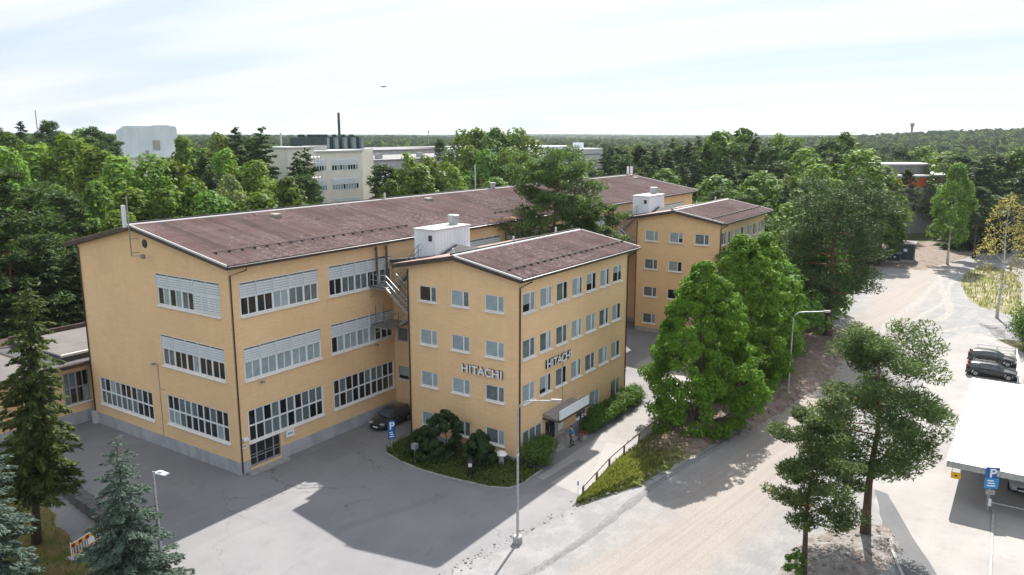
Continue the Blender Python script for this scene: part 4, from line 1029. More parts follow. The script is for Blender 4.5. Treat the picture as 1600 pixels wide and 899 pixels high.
hall('factory_hall', 'long dark grey factory roof farthest back beyond the cooling units', 165, 260, 148, 186, 19.0, PANELC, GREYROOF)
SH = hall('factory_hall', 'bright white low-sloped hall roof beside the birches', 205, 300, 140, 165, 19.0, SHEETW, SHEETW)
x_, y_ = pol(-0.4570, 262)
WF = empty('penthouse_factory', (x_, y_, 0), 'big pale white factory tower with chamfered shoulders above the left trees', 'building')
def rotbox(profile_xz, depth, loc, ang):
    b = MB(); c, s_ = math.cos(ang), math.sin(ang); n = len(profile_xz); i = 0
    P = [(loc[0] + px * c - d * s_, loc[1] + px * s_ + d * c, pz) for d in (0, depth) for px, pz in profile_xz]
    b.v = P; b.f = [tuple(range(n)), tuple(range(2 * n - 1, n - 1, -1))] + [(k, n + k, n + (k + 1) % n, (k + 1) % n) for k in range(n)]; b.m = [0] * len(b.f)
    return b
ang = R(HEAD - 90 + 24.5)
rotbox([(-9.2, 17.4), (9.2, 17.4), (9.0, 26.8), (8.4, 27.4), (-6.8, 27.4), (-9.2, 25.8)], 16, (x_, y_), ang).build('tower', SHEETW, WF)
rotbox([(-12, 0), (12, 0), (12, 17.0), (-12, 17.0)], 24, pol(-0.4570, 260), ang).build('wall', CREAMB, WF)
rotbox([(-12.3, 17.0), (12.3, 17.0), (12.3, 17.38), (-12.3, 17.38)], 24.4, pol(-0.4570, 259.8), ang).build('roof', FLASH, WF)
rotbox([(1.4, 19.6), (3.6, 19.6), (3.6, 22.8), (1.4, 22.8)], .1, pol(-0.4570, 261.85), ang).build('door', PANELC, WF)
rotbox([(-1.0, 18), (.2, 18), (.2, 19.6), (-1.0, 19.6)], .1, pol(-0.4570, 261.85), ang).build('vent_grille', PLINTH, WF)
rotbox([(1.5, 27.4), (7, 27.4), (7, 27.75), (1.5, 27.75)], 4, pol(-0.4570, 266), ang).build('roof_plant', PLINTH, WF)
ang = R(HEAD - 90)
x_, y_ = pol(-0.2163, 330)
tag(MB().tube([(x_, y_, 0), (x_, y_, 33.4)], [.8, .5], 10).build('chimney', mat('dark_chimney_steel', (0.045, 0.05, 0.055), None)), 'tall thin dark factory chimney rising above the cooling units', 'chimney')
x_, y_ = pol(-0.594, 300)
tag(MB().tube([(x_, y_, 5), (x_, y_, 33.5)], .16, 5).build('mast', STEELD), 'thin grey mast on the skyline at the far left', 'mast')
x_, y_ = pol(-0.29, 190)
tag(MB().tube([(x_, y_, 10), (x_, y_, 25.2)], .22, 6).build('mast', FLASH), 'short white mast at the left end of the dark cooling units', 'mast')
x_, y_ = pol(-0.1045, 620)
tag(MB().tube([(x_, y_, 5), (x_, y_, 27)], .18, 5).box(x_ - .5, x_ + .5, y_ - .5, y_ + .5, 25.5, 27).build('mast', STEELD), 'tiny mast on the skyline above the far factory roofs', 'mast')
x_, y_ = pol(0.5005, 900)
e = empty('radio_mast', (x_, y_, 10), 'red and white radio mast standing above the far right forest', 'mast')
MB().tube([(x_, y_, 5), (x_, y_, 36)], 1.2, 6).build('lattice', STEELD, e)
b = MB()
for z in (29.5, 31.7): b.tube([(x_, y_, z), (x_, y_, z + 1.1)], 1.3, 8)
b.build('red_band', RED, e); MB().tube([(x_, y_, 33), (x_, y_, 36.5)], 2.2, 8).build('antenna_cluster', STEELD, e)
x_, y_ = pol(-0.0465, 150)
tag(MB().tube([(x_, y_, 0), (x_, y_, 19.2)], .13, 8).build('flagpole', FLASH), 'white flagpole standing behind the long roof beside the birches', 'flagpole')
# distant pale factory on the right of the big pine, its yard and vehicles
x_, y_ = pol(0.083, 470)
e = empty('distant_factory', (x_, y_, 0), 'long pale distant factory beyond the pine, with a small white roof box', 'building')
b = rotbox([(-2, 0), (34, 0), (34, 15.2), (-2, 15.2)], 40, (x_, y_), R(2)); b.build('wall', PANELC, e)
rotbox([(-2.4, 15.2), (34, 15.2), (34, 16.0), (-2.4, 16.0)], 41, (x_, y_), R(2)).build('roof', FLASH, e)
rotbox([(-12, 0), (-2.1, 0), (-2.1, 13), (-12, 13)], 30, (x_, y_), R(2)).build('annex', SHEETW, e)
b = MB()
for k in range(3): b2 = rotbox([(-1.9, 5 + k * 3.6), (33.5, 5 + k * 3.6), (33.5, 5.6 + k * 3.6), (-1.9, 5.6 + k * 3.6)], .2, (x_ + .05, y_ - .25), R(2)); b2.build('window_band', GLASSM, e)
rotbox([(14, 16), (19, 16), (19, 19.5), (14, 19.5)], 5, (x_, y_ + 6), R(2)).build('roof_box', SHEETW, e)
x_, y_ = pol(0.100, 330)
tag(rotbox([(-8, 0), (8, 0), (8, 4.5), (0, 6.2), (-8, 4.5)], 14, (x_, y_), ang).build('storage_tent', SHEETW), 'white storage tent in the yard before the distant pale factory', 'tent')
yard = [pol(0.03, 300), pol(0.16, 300), pol(0.14, 470), pol(0.03, 470)]
sheet('factory_yard', yard, 0.02, LOT2M)
for k, (t_, d_, c_, l_) in enumerate(((0.092, 410, CARBLK, 'dark van parked before the distant pale factory'), (0.112, 400, RED, 'tiny red vehicle parked before the distant pale factory'), (0.121, 390, CARWHT, 'tiny pale vehicle parked before the distant pale factory'))):
    x_, y_ = pol(t_, d_); e = empty('parked_van', (x_, y_, 0), l_, 'van', 'vehicles in the distant factory yard')
    rotbox([(-2.6, .4), (2.6, .4), (2.6, 1.6), (1.9, 2.5), (-2.6, 2.5)], 2, (x_, y_), ang).build('body', c_, e)
    rotbox([(-2.3, 0), (-1.5, 0), (-1.5, .8), (-2.3, .8)], 2, (x_, y_), ang).build('wheel', TYRE, e); rotbox([(1.3, 0), (2.1, 0), (2.1, .8), (1.3, .8)], 2, (x_, y_), ang).build('wheel', TYRE, e)
# building with the orange band
OR = empty('orange_banded_building', (184, -22, 0), 'pale concrete building with an orange band half hidden by trees', 'building')
ang2 = R(HEAD - 90); ox, oy = pol(0.497, 199)
def ob(a, c, z0, z1, dep, off, m, nm): return rotbox([(a, z0), (c, z0), (c, z1), (a, z1)], dep, (ox + FW[0] * off, oy + FW[1] * off), ang2).build(nm, m, OR)
ob(-11, 16, 0, 11.6, 18, 0, PANELC, 'wall'); ob(-4.6, 16, 11.6, 14.2, 17, .4, ORANGE, 'orange_band'); ob(-5, 16.4, 14.2, 14.7, 18, 0.0, FLASH, 'eaves')
ob(-3, 9, 14.7, 17, 9, 5, GREYROOF, 'upper_storey'); ob(-3.3, 9.3, 17, 17.4, 9.6, 4.7, FLASH, 'roof')
for k in range(9): ob(-10.6 + k * 2.9, -10.6 + k * 2.9 + 2.5, 5.2, 6.7, .1, -.08, GLASSD, 'window')
b = None
for k in range(10): ob(-11 + k * 2.9 + .1, -11 + k * 2.9 + .18, .2, 11.4, .05, -.04, PLINTH, 'panel_joint')
ob(-11, 16, 2.9, 3.05, .06, -.05, PLINTH, 'panel_joint'); ob(-11, 16, 8.7, 8.8, .06, -.05, PLINTH, 'panel_joint')
# transformer huts
def hut(x0, x1, y0, y1, h, label, rz):
    e = empty('utility_hut', ((x0 + x1) / 2, (y0 + y1) / 2, 0), label, 'hut'); X = (x1 - x0) / 2; Y = (y1 - y0) / 2
    def p(b, n, m, par=None): o = link(n, b.mesh(n, m), par or e); return o
    p(MB().box(-X - .02, X + .02, -Y - .02, Y + .02, 0, .45), 'base', CONC)
    bd = p(MB().box(-X, X, -Y, Y, .45, h), 'body', GREENM)
    b = MB()
    for k in range(9): b.box(-X - .03, -X, -Y + .2 + k * (2 * Y - .4) / 8.5, -Y + .28 + k * (2 * Y - .4) / 8.5, .5, h - .1)
    p(b, 'cladding_rib', GREENM, bd)
    p(MB().box(-X - .25, X + .25, -Y - .25, Y + .25, h, h + .18), 'roof', GREYROOF)
    dd = p(MB().box(-X * .3, X * .55, -Y - .05, -Y, .5, h - .4), 'door', GREENM); p(MB().box(-X * .25, -X * .15, -Y - .1, -Y - .05, h * .5, h * .55), 'handle', STEEL, dd)
    p(MB().box(-X - .06, -X - .03, -Y * .45, -Y * .15, h * .6, h * .75), 'warning_sign', SIGNW)
    e.rotation_euler = (0, 0, rz); return e
hut(136.6, 141.6, -27.6, -23.2, 3.5, 'dark green transformer hut with a pale flat roof on the sandy clearing', R(4))
hut(134.2, 136.3, -25.6, -23.0, 1.8, 'small low green cabinet in front of the transformer hut', R(4))
# low brown wall at the right edge
e = empty('low_building', (125, -46.4, 0), 'low brown-walled building with a pale flat roof at the right edge', 'building')
MB().box(104, 146, -58, -48.6, 0, 2.2).build('wall', mat('brown_boards', (0.06, 0.035, 0.025), (0.09, 0.06, 0.045), 3, .8, stretch=(1, 1, .1)), e)
MB().box(103.6, 146.4, -58.4, -48.3, 2.2, 2.45).build('roof', mat('sandy_roof', (0.4, 0.35, .33), (.33, .29, .27), .8, .95), e)

# ---------- carport
CP = empty('carport', (35, -50, 0), 'white flat-roofed carport at the right edge of the parking lot', 'carport')
mb = MB(); x = 24.45
MB().box(24.4, 46.6, -62, -43.85, 2.86, 3.02).build('roof_deck', SHEETW, CP)
y = -43.9; n_ = 0
WROOF = mat('white_roof_sheet', (0.80, 0.81, 0.82), (0.74, 0.755, 0.77), 1.2, 0.5)
rbm = MB().box(0, 22.2, -.985, 0, 0, .02).box(0, 22.2, -.03, .03, .02, .06).mesh('roof_sheet', WROOF)
while y > -61: link('roof_sheet', rbm, CP, (24.4 - 35, y + 50, 3.025)); y -= 1.0
MB().box(24.28, 24.4, -62, -43.8, 2.62, 3.06).build('fascia', STEEL, CP); MB().box(24.28, 46.6, -43.84, -43.72, 2.62, 3.06).build('fascia', SHEETW, CP)
for x, y in ((24.75, -46.35), (24.75, -52), (24.75, -57.5), (35, -44.2), (46, -44.2), (46, -52), (35, -57)): MB().box(x - .07, x + .07, y - .07, y + .07, 0, 2.86).build('post', STEEL, CP)
for x in (30, 36, 41): MB().box(x - .08, x + .08, -61.5, -44, 2.66, 2.86).build('beam', STEEL, CP)
MB().bar((24.62, -44.1, 2.2), (24.62, -44.1, 2.62), .03, .03).bar((24.62, -44.6, 2.2), (24.62, -44.6, 2.62), .03, .03).build('sign_hanger', STEEL, CP)
yl = MB().box(24.6, 24.64, -44.65, -44.05, 1.75, 2.2).build('height_sign', YEL); tag(yl, 'yellow warning plate hanging under the edge of the white carport', 'sign')
MB().box(24.585, 24.6, -44.42, -44.28, 1.92, 2.03).build('symbol', BLACKP, yl)
e = empty('barrier_rail', (24.75, -50, 0), 'low steel rail along the front of the carport bays', 'railing')
MB().tube([(24.6, -46.5, .62), (24.6, -60, .62)], .05, 8).build('rail', STEEL, e)
for y in (-46.6, -49, -51.5, -54, -57): MB().tube([(24.6, y, 0), (24.6, y, .62)], .04, 6).build('post', STEEL, e)
def parking_sign(x, y, z0, z1, wd, face, label, rows):
    """blue P plate with a lighter plate below on a pole; face = direction the plate looks at, degrees"""
    e = empty('parking_sign', (x, y, 0), label, 'sign', None, R(face + 90))
    link('pole', MB().tube([(0, .05, 0), (0, .05, z1)], .04, 8).mesh('pole', STEEL), e)
    hs = (z1 - z0)
    p_ = link('plate', MB().box(-wd / 2, wd / 2, -.02, .0, z0 + hs * .5, z1).mesh('plate', BLUE), e)
    o = link('letter', text_mesh('P', hs * .56, .004, (SIGNW,), .02), p_, (0.02, -.027, z0 + hs * .54)); o.rotation_euler = (R(90), 0, 0)
    p2 = link('lower_plate', MB().box(-wd / 2, wd / 2, -.02, .0, z0, z0 + hs * .485).mesh('lower_plate', BLUE if rows else CYAN), e)
    b = MB()
    for k in range(3): b.box(-wd * (.32 - .06 * (k % 2)), wd * (.30 - .08 * k), -.027, -.021, z0 + hs * (.10 + .12 * k), z0 + hs * (.16 + .12 * k))
    link('lettering', b.mesh('lettering', SIGNW), p2)
    return e
parking_sign(9.5, -6.3, 1.15, 2.65, .62, -118, 'blue parking sign on a pole at the corner of the planting bed', 1)
e = parking_sign(24.2, -46.45, 1.75, 3.25, .85, -157, 'blue parking sign on the carport corner post', 0)
link('label_plate', MB().box(-.28, .28, -.02, 0, 1.3, 1.65).mesh('label_plate', STEEL), e); link('ticket_box', MB().box(-.05, .12, -.05, .05, .5, 1.0).mesh('ticket_box', SIGNW), e)

# ---------- railings
GR = empty('parking_railing', (69, -45, 0), 'white steel railing round the end of the parking lot beside the estate cars', 'railing')
b = MB(); path = [(69.5, -42.9), (69.5, -46.8), (57.3, -47.25)]
for h in (.25, .6, .95):
    for p, q in zip(path, path[1:]): b.bar((*p, h), (*q, h), .05, .09)
b.build('rail', WHITE, GR)
for x, y in ((69.5, -43), (69.5, -44.9), (69.5, -46.8), (66.5, -46.92), (63.5, -47.03), (60.4, -47.14), (57.4, -47.25)): MB().box(x - .05, x + .05, y - .05, y + .05, 0, 1).build('post', WHITE, GR)
MB().bar((69.3, -47.0, .2), (57.3, -47.45, .2), .12, .4).build('kerb_wall', SHEETW, GR)
WR = empty('wooden_railing', (19, -22.2, 0), 'weathered wooden railing between the path and the grassy bank', 'railing')
rp = [lerp_line(RAIL, i / 60) for i in range(0, 20)]
xs = [(10.9, -22.85), (13.6, -22.5), (16.3, -22.15), (19.2, -21.98), (22.1, -21.92), (25.2, -21.86), (28.6, -21.8)]
for p, q in zip(xs, xs[1:]): MB().bar((*p, .92), (*q, .92), .10, .12).build('rail', mat('pale_rail', (.33, .30, .28), (.22, .19, .17), 4, .8), WR) if p == xs[0] else MB().bar((*p, .92), (*q, .92), .10, .12).build('rail', MATS['pale_rail'], WR)
for p in xs: MB().box(p[0] - .06, p[0] + .06, p[1] - .06, p[1] + .06, 0, .87).build('post', WOOD, WR)
mk = MB().bar((10.35, -22.75, 0), (10.7, -22.55, 1.25), .09, .05).build('marker_post', SIGNW); tag(mk, 'leaning white marker post with a blue top at the end of the wooden railing', 'post')
MB().bar((10.63, -22.59, 1.02), (10.71, -22.545, 1.28), .1, .06).build('blue_cap', BLUE, mk)
# low dark hedge-like stone wall by the lawn
lw = MB(); 
SW = empty('low_stone_wall', (-9, 6, 0), 'low dark stone wall with a rough top between lawn and yard', 'wall')
r2 = random.Random(3); y = 13.5; 
while y > 1.6:
    l = r2.uniform(.9, 1.3); x = -8.05 - (13.5 - y) * .13
    MB().prism([(x - .45, .0), (x - .42, .75 + r2.uniform(-.05, .05)), (x + .42, .78 + r2.uniform(-.05, .05)), (x + .45, 0)], 'y', y - l + .03, y).build('stone', mat('dark_stone', (.07, .07, .075), (.12, .115, .12), 3, .95, bmp=.6) if 'dark_stone' not in MATS else MATS['dark_stone'], SW); y -= l
# construction barrier
BR = empty('road_barrier', (-12, -1, 0), 'red and yellow striped construction barrier on the lawn edge', 'barrier', None, math.atan2(.7, 2.2))
def brp(b, n, m, par=None): return link(n, b.mesh(n, m), par or BR)
brp(MB().box(-1.25, 1.25, -.02, .02, .98, 1.02).box(-1.25, 1.25, -.02, .02, .14, .18).box(-1.25, -1.19, -.02, .02, .05, 1.1).box(1.19, 1.25, -.02, .02, .05, 1.1), 'frame', SIGNW)
for k in range(9):
    brp(MB().box(-1.19 + k * .2644, -1.19 + (k + 1) * .2644, -.025, .025, .74, .97), 'stripe', (RED, YEL)[k % 2])
    brp(MB().box(-1.19 + k * .2644, -1.19 + (k + 1) * .2644, -.025, .025, .19, .27), 'stripe', (YEL, RED)[k % 2])
brp(MB().box(0.05, .5, -.03, .03, .32, .72), 'plate', SIGNW)
b = MB()
for k in range(11): b.box(-1.1 + k * .2, -1.06 + k * .2, -.012, .012, .27, .74)
brp(b, 'bar', SIGNW)
for x in (-1.2, 1.2): brp(MB().box(x - .14, x + .14, -.4, .4, 0, .1), 'foot', PLINTH)

# ---------- lamps
def street_lamp(x, y, h, reach, ang, label, style):
    e = empty('street_lamp', (x, y, 0), label, 'street lamp', 'street lamps round the site', ang)
    if style == 'arm':
        link('footing', MB().lathe([(.30, 0), (.30, .45), (.24, .5)], (0, 0, 0), 14).mesh('footing', CONC), e)
        pts = [(0, 0, .4), (0, 0, 4.0), (0, 0, h - .75)] + [(.75 - .75 * math.cos(a), 0, h - .75 + .75 * math.sin(a)) for a in [R(15 * k) for k in range(1, 7)]]
        link('pole', MB().tube(pts, [.085, .075, .06] + [.05] * 6, 10).mesh('pole', STEEL), e)
        link('arm', MB().tube([(.75, 0, h), (reach, 0, h + .06)], .042, 8).mesh('arm', STEEL), e)
        link('lamp_head', MB().prism([(-.10, -.05), (-.13, .03), (-.06, .11), (.06, .11), (.13, .03), (.10, -.05)], 'x', 0, .62).mesh('lamp_head', STEELD), e, (reach - .05, 0, h + .05))
        link('lens', MB().box(.12, .55, -.08, .08, -.075, -.052).mesh('lens', SIGNW), e, (reach - .05, 0, h + .05))
        link('band', MB().tube([(0, 0, h * .62), (0, 0, h * .62 + .12)], .085, 10).mesh('band', FLASH), e)
    else:
        link('pole', MB().tube([(0, 0, 0), (0, 0, 3.2), (0, 0, h)], [.11, .085, .06], 10).mesh('pole', STEEL), e)
        link('arm', MB().bar((0, 0, h - .02), (.55, 0, h + .03), .06, .06).mesh('arm', STEEL), e)
        link('lamp_head', MB().prism([(-.17, 0), (-.17, .06), (-.08, .11), (.08, .11), (.17, .06), (.17, 0)], 'x', .3, 1.0).mesh('lamp_head', SHEETW), e, (0, 0, h - .02))
        link('rib', MB().box(.4, .7, -.1, .1, .11, .15).mesh('rib', PLINTH), e, (0, 0, h - .02))
    return e
street_lamp(3.3, -22.4, 9.3, 2.05, R(HEAD - 96), 'tall grey street lamp on a round concrete footing before the office block', 'arm')
street_lamp(40.9, -28.9, 8.4, 2.9, R(HEAD - 90), 'grey street lamp beside the gravel road and the lindens', 'arm')
street_lamp(-11.7, -8.4, 6.85, 1, R(HEAD - 112), 'grey lamp post with a flat white head beside the small blue spruce', 'led')

# ---------- small things in the planting bed
e = empty('letter_box_post', (8.8, -9.3, 0), 'small grey box on a post at the front of the planting bed', 'box')
MB().tube([(8.8, -9.3, 0), (8.8, -9.3, 1.3)], .035, 8).build('pole', STEEL, e); MB().box(8.6, 9.0, -9.5, -9.1, 1.25, 1.65).build('box', STEEL, e)
e = empty('bollard_light', (9.2, -14.3, 0), 'black bollard light with a white lens in the planting bed', 'bollard light')
MB().lathe([(.20, 0), (.20, .9)], (9.2, -14.3, 0), 12).build('post', BLACKP, e); MB().lathe([(.14, .9), (.14, 1.25)], (9.2, -14.3, 0), 12).build('lens', SIGNW, e)
MB().lathe([(.27, 1.25), (.29, 1.3), (.12, 1.5), (.05, 1.75)], (9.2, -14.3, 0), 12).build('cap', BLACKP, e)
e = empty('vent_cowl', (12.6, -14.75, 0), 'white mushroom-shaped vent cowl by the office block plinth', 'vent')
MB().lathe([(.22, 0), (.22, .75)], (12.6, -14.75, 0), 14).build('stem', FLASH, e); MB().lathe([(.46, .72), (.48, .8), (.3, .95), (.05, 1.0)], (12.6, -14.75, 0), 16).build('cap', SIGNW, e)
e = empty('flower_pot', (20.2, -17.75, 0), 'concrete pot of red flowers beside the entrance steps', 'flower pot')
MB().lathe([(.24, 0), (.36, .5), (.33, .5), (.28, .42)], (20.2, -17.75, 0), 14).build('pot', CONC, e)
b = MB(); r2 = random.Random(2)
for k in range(140):
    a, q = r2.uniform(0, 6.28), r2.random() ** .5 * .42; x, y, z = 20.2 + q * math.cos(a), -17.75 + q * math.sin(a), .5 + r2.uniform(0, .32) * (1 - q)
    s_ = .06; v = Vector((r2.gauss(0, 1), r2.gauss(0, 1), r2.gauss(0, 1))).normalized() * s_; u_ = Vector((r2.gauss(0, 1), r2.gauss(0, 1), r2.gauss(0, 1))).normalized() * s_
    b.poly([tuple(Vector((x, y, z)) + d) for d in (v, u_, -v, -u_)])
b.build('flowers', FLOWER, e)
e = empty('bicycle_shelter', (38, -12, 0), 'small bicycle shelter with a curved clear roof in the gap between the blocks', 'shelter')
for x in (35.5, 38.5, 41.5): MB().tube([(x, -11.5, 0), (x, -11.5, 1.8), (x, -10.6, 2.35), (x, -9.4, 2.5)], .05, 6).build('post', STEEL, e)
MB().prism([(-11.8, 1.75), (-10.8, 2.35), (-9.3, 2.58), (-9.3, 2.6), (-10.82, 2.38), (-11.83, 1.78)], 'x', 35.2, 41.8).build('roof', mat('smoky_plastic', (.22, .22, .21), None, rough=.25), e)
# bird in flight
bx_, by_ = pol(-0.159, 60)
bd = empty('bird', (bx_, by_, 28.4), 'small dark bird gliding in the pale sky above the long roof', 'bird', None, R(HEAD - 90))
me = bpy.data.meshes.new('body'); bm = bmesh.new(); vs = []
for k, (y, z) in enumerate(((-.16, 0), (-.11, .0), (-.04, .01), (.06, .01), (.12, .0), (.2, 0))): vs.append(bm.verts.new((0, y, z)))
for p, q in zip(vs, vs[1:]): bm.edges.new((p, q))
wl = [bm.verts.new(c) for c in ((.12, -.02, .03), (.24, .03, .02), (-.12, -.02, .03), (-.24, .03, .02))]
bm.edges.new((vs[2], wl[0])); bm.edges.new((wl[0], wl[1])); bm.edges.new((vs[2], wl[2])); bm.edges.new((wl[2], wl[3]))
bm.to_mesh(me); bm.free(); me.materials.append(BLACKP); o = link('body', me, bd); sk = o.modifiers.new('skin', 'SKIN')
for v, r_ in zip(me.skin_vertices[0].data, (.02, .035, .05, .05, .03, .015, .035, .012, .035, .012)): v.radius = (r_ * (1.6 if False else 1), r_)
o.modifiers.new('sub', 'SUBSURF').render_levels = 1

# ---------- cars
def make_car(name, label, loc, ang, paint, L, Wd, H, kind, group=None):
    """body lofted through cross sections along x (nose at +x); windows, wheels, lamps, mirrors are parts"""
    e = empty(name, loc, label, 'car', group, ang)
    hw = Wd / 2
    # (x, belt z, roof z or None, half width at belt, half width at roof)
    if kind == 'estate':
        st = [(-.5, .62, None, .80, 0), (-.485, .92, None, .90, 0), (-.455, .98, 1.0, .96, .66), (-.40, 1.0, H - .06, .985, .70), (-.25, .98, H - .01, 1, .73), (-.05, .96, H, 1, .74), (.07, .95, H - .03, 1, .73), (.225, .93, .96, .99, .80), (.33, .90, None, .97, 0), (.43, .82, None, .92, 0), (.485, .70, None, .82, 0), (.5, .58, None, .74, 0)]
        glass = (-.415, .225)
    else:
        st = [(-.5, .62, None, .80, 0), (-.485, .95, None, .88, 0), (-.44, 1.0, 1.12, .94, .68), (-.36, 1.0, H - .07, .97, .72), (-.2, .98, H, 1, .74), (-.02, .95, H - .01, 1, .74), (.06, .94, H - .07, 1, .73), (.24, .90, .93, .98, .82), (.34, .86, None, .96, 0), (.43, .76, None, .90, 0), (.485, .64, None, .82, 0), (.5, .54, None, .74, 0)]
        glass = (-.40, .24)
    wx = (.315 * L, -.30 * L); wr = .33
    def low(x):
        z = .24
        for w_ in wx:
            d = abs(x - w_)
            if d < wr + .07: z = max(z, math.sqrt(max(0, (wr + .07) ** 2 - d * d)) + .30)
        return z
    # refine stations so that the wheel arches read
    xs = sorted({round(s[0] * L, 3) for s in st} | {round(w_ + k * .1, 3) for w_ in wx for k in range(-4, 5)})
    def interp(x):
        for p, q in zip(st, st[1:]):
            if p[0] * L <= x <= q[0] * L + 1e-6:
                k = (x - p[0] * L) / ((q[0] - p[0]) * L)
                pr = p[2] if p[2] else p[1]; qr = q[2] if q[2] else q[1]
                pw = p[4] or p[3] * .86; qw = q[4] or q[3] * .86
                return [a + (b_ - a) * k for a, b_ in zip((p[1], pr, p[3], pw), (q[1], qr, q[3], qw))]
        return [st[-1][1], st[-1][1], st[-1][3], st[-1][3] * .86]
    V = []; F = []; n = 7
    for x in xs:
        bz, rz, bw, rw = interp(x); lo = low(x); top = rz
        half = [(hw * bw * .80, lo), (hw * bw * .985, max(lo, .36)), (hw * bw, max(lo + .02, .60)), (hw * bw * .975, bz), (hw * (bw * .93 if rz <= bz + .03 else rw + .0), top - .02), (hw * (rw * .90), top + .015), (0, top + .035)]
        ring = [(x, y, z) for y, z in half] + [(x, -y, z) for y, z in reversed(half[:-1])]
        V += ring
    m_ = 2 * n - 1
    for i in range(len(xs) - 1):
        for k in range(m_ - 1): F.append((i * m_ + k, i * m_ + k + 1, (i + 1) * m_ + k + 1, (i + 1) * m_ + k))
        F.append((i * m_ + m_ - 1, i * m_, (i + 1) * m_, (i + 1) * m_ + m_ - 1))
    F.append(tuple(range(m_))); F.append(tuple(reversed(range((len(xs) - 1) * m_, len(xs) * m_))))
    me = bpy.data.meshes.new('body'); me.from_pydata(V, [], F); me.materials.append(paint)
    bm = bmesh.new(); bm.from_mesh(me); bmesh.ops.recalc_face_normals(bm, faces=bm.faces); bm.to_mesh(me); bm.free()
    for p in me.polygons: p.use_smooth = True
    body = link('body', me, e); 
    sb = body.modifiers.new('bevel', 'BEVEL'); sb.width = .025; sb.segments = 2; sb.limit_method = 'ANGLE'; sb.angle_limit = R(32)
    # side glass between belt and roof line, split into panes
    def side_pt(x, f, s_, o=.012):
        bz, rz, bw, rw = interp(x); y0_, y1_ = hw * bw * .975, hw * (rw + 0); z0_, z1_ = bz, rz - .02
        return (x, s_ * (y0_ + (y1_ - y0_) * f + o), z0_ + (z1_ - z0_) * f)
    x0, x1 = glass[0] * L, glass[1] * L
    cuts = [x0, x0 + (x1 - x0) * .28, x0 + (x1 - x0) * .60, x1]
    for s_ in (1, -1):
        for k, (a, c) in enumerate(zip(cuts, cuts[1:])):
            a_, c_ = a + .05, c - .05; m = 4; b = MB()
            tf = lambda x: .90 if x < x1 - .55 else max(.10, .90 * (x1 - x) / .55 * .9 + .05)
            for q in range(m):
                u, v = a_ + (c_ - a_) * q / m, a_ + (c_ - a_) * (q + 1) / m
                b.poly((side_pt(u, .06, s_), side_pt(v, .06, s_), side_pt(v, tf(v), s_), side_pt(u, tf(u), s_)))
            link('side_window', b.mesh('side_window', GLASSC), e)
        b = MB(); b.box(x1 - .55, x1 - .40, s_ * hw * .96 if s_ > 0 else -hw * 1.06 - .06, s_ * hw * .96 + .16 if s_ > 0 else -hw * .96, .93, 1.07); link('mirror', b.mesh('mirror', paint), e)
        b = MB(); b.box(x0 + (x1 - x0) * .42, x0 + (x1 - x0) * .47, s_ * hw * 1.0 - .012, s_ * hw * 1.0 + .012, .80, .83).box(x0 + (x1 - x0) * .72, x0 + (x1 - x0) * .77, s_ * hw * 1.0 - .012, s_ * hw * 1.0 + .012, .80, .83); link('door_handle', b.mesh('door_handle', STEELD), e)
    def screen(xa, xb, fa, fb, name):
        b = MB(); m = 3
        za = interp(xa); zb = interp(xb)
        ya, yb = hw * za[3] * .93, hw * zb[3] * .88
        off = .028 + .03
        b.poly(((xa, -ya, za[1] + off), (xa, ya, za[1] + off), (xb, yb, zb[1] + off), (xb, -yb, zb[1] + off))); link(name, b.mesh(name, GLASSC), e)
    if kind == 'estate':
        screen(.215 * L, .085 * L, 0, 0, 'windscreen'); screen(-.448 * L, -.408 * L, 0, 0, 'rear_window')
    else:
        screen(.225 * L, .075 * L, 0, 0, 'windscreen'); screen(-.43 * L, -.37 * L, 0, 0, 'rear_window')
    for w_ in wx:
        for s_ in (1, -1):
            b = MB(); b.v = []; 
            ty = MB(); seg = 18
            pr = [(wr * .66, -.10), (wr * .95, -.11), (wr, -.07), (wr, .07), (wr * .95, .11), (wr * .66, .10)]
            for r_, d in pr:
                for q in range(seg): h = 6.2832 * q / seg; ty.v.append((w_ + r_ * math.cos(h), s_ * (hw - .12) + d, wr + r_ * math.sin(h)))
            for i in range(len(pr) - 1):
                for q in range(seg): ty.f.append((i * seg + q, i * seg + (q + 1) % seg, (i + 1) * seg + (q + 1) % seg, (i + 1) * seg + q)); ty.m.append(0)
            wh_ = link('wheel', ty.mesh('wheel', TYRE), e)
            rm = MB(); yy = s_ * (hw - .12) + s_ * .085
            for q in range(10):
                h = 6.2832 * q / 10; h2 = h + .34
                rm.poly(((w_, yy, wr), (w_ + wr * .68 * math.cos(h), yy, wr + wr * .68 * math.sin(h)), (w_ + wr * .68 * math.cos(h2), yy, wr + wr * .68 * math.sin(h2))))
            link('rim', rm.mesh('rim', RIM), wh_)
            link('hub', MB().tube([(w_, yy - s_ * .12, wr), (w_, yy - s_ * .02, wr)], wr * .66, 14).mesh('hub', STEELD), wh_)
    zb = interp(.47 * L); 
    for s_ in (1, -1):
        y_ = s_ * hw * .66
        link('headlight', MB().prism([(y_ - .2, .58), (y_ + .2, .60), (y_ + .17 + .03 * s_, .76), (y_ - .17 + .03 * s_, .72)], 'x', .44 * L, .487 * L).mesh('headlight', LAMPC), e)
        y_ = s_ * hw * .76
        link('tail_light', MB().prism([(y_ - .09, .78), (y_ + .09, .78), (y_ + .06, 1.18 if kind == 'estate' else 1.02), (y_ - .07, 1.18 if kind == 'estate' else 1.02)], 'x', -.497 * L, -.455 * L).mesh('tail_light', LAMPR), e)
        if kind == 'estate': link('roof_rail', MB().bar((-.36 * L, s_ * hw * .66, H + .05), (.03 * L, s_ * hw * .67, H + .04), .04, .04).mesh('roof_rail', STEELD), e)
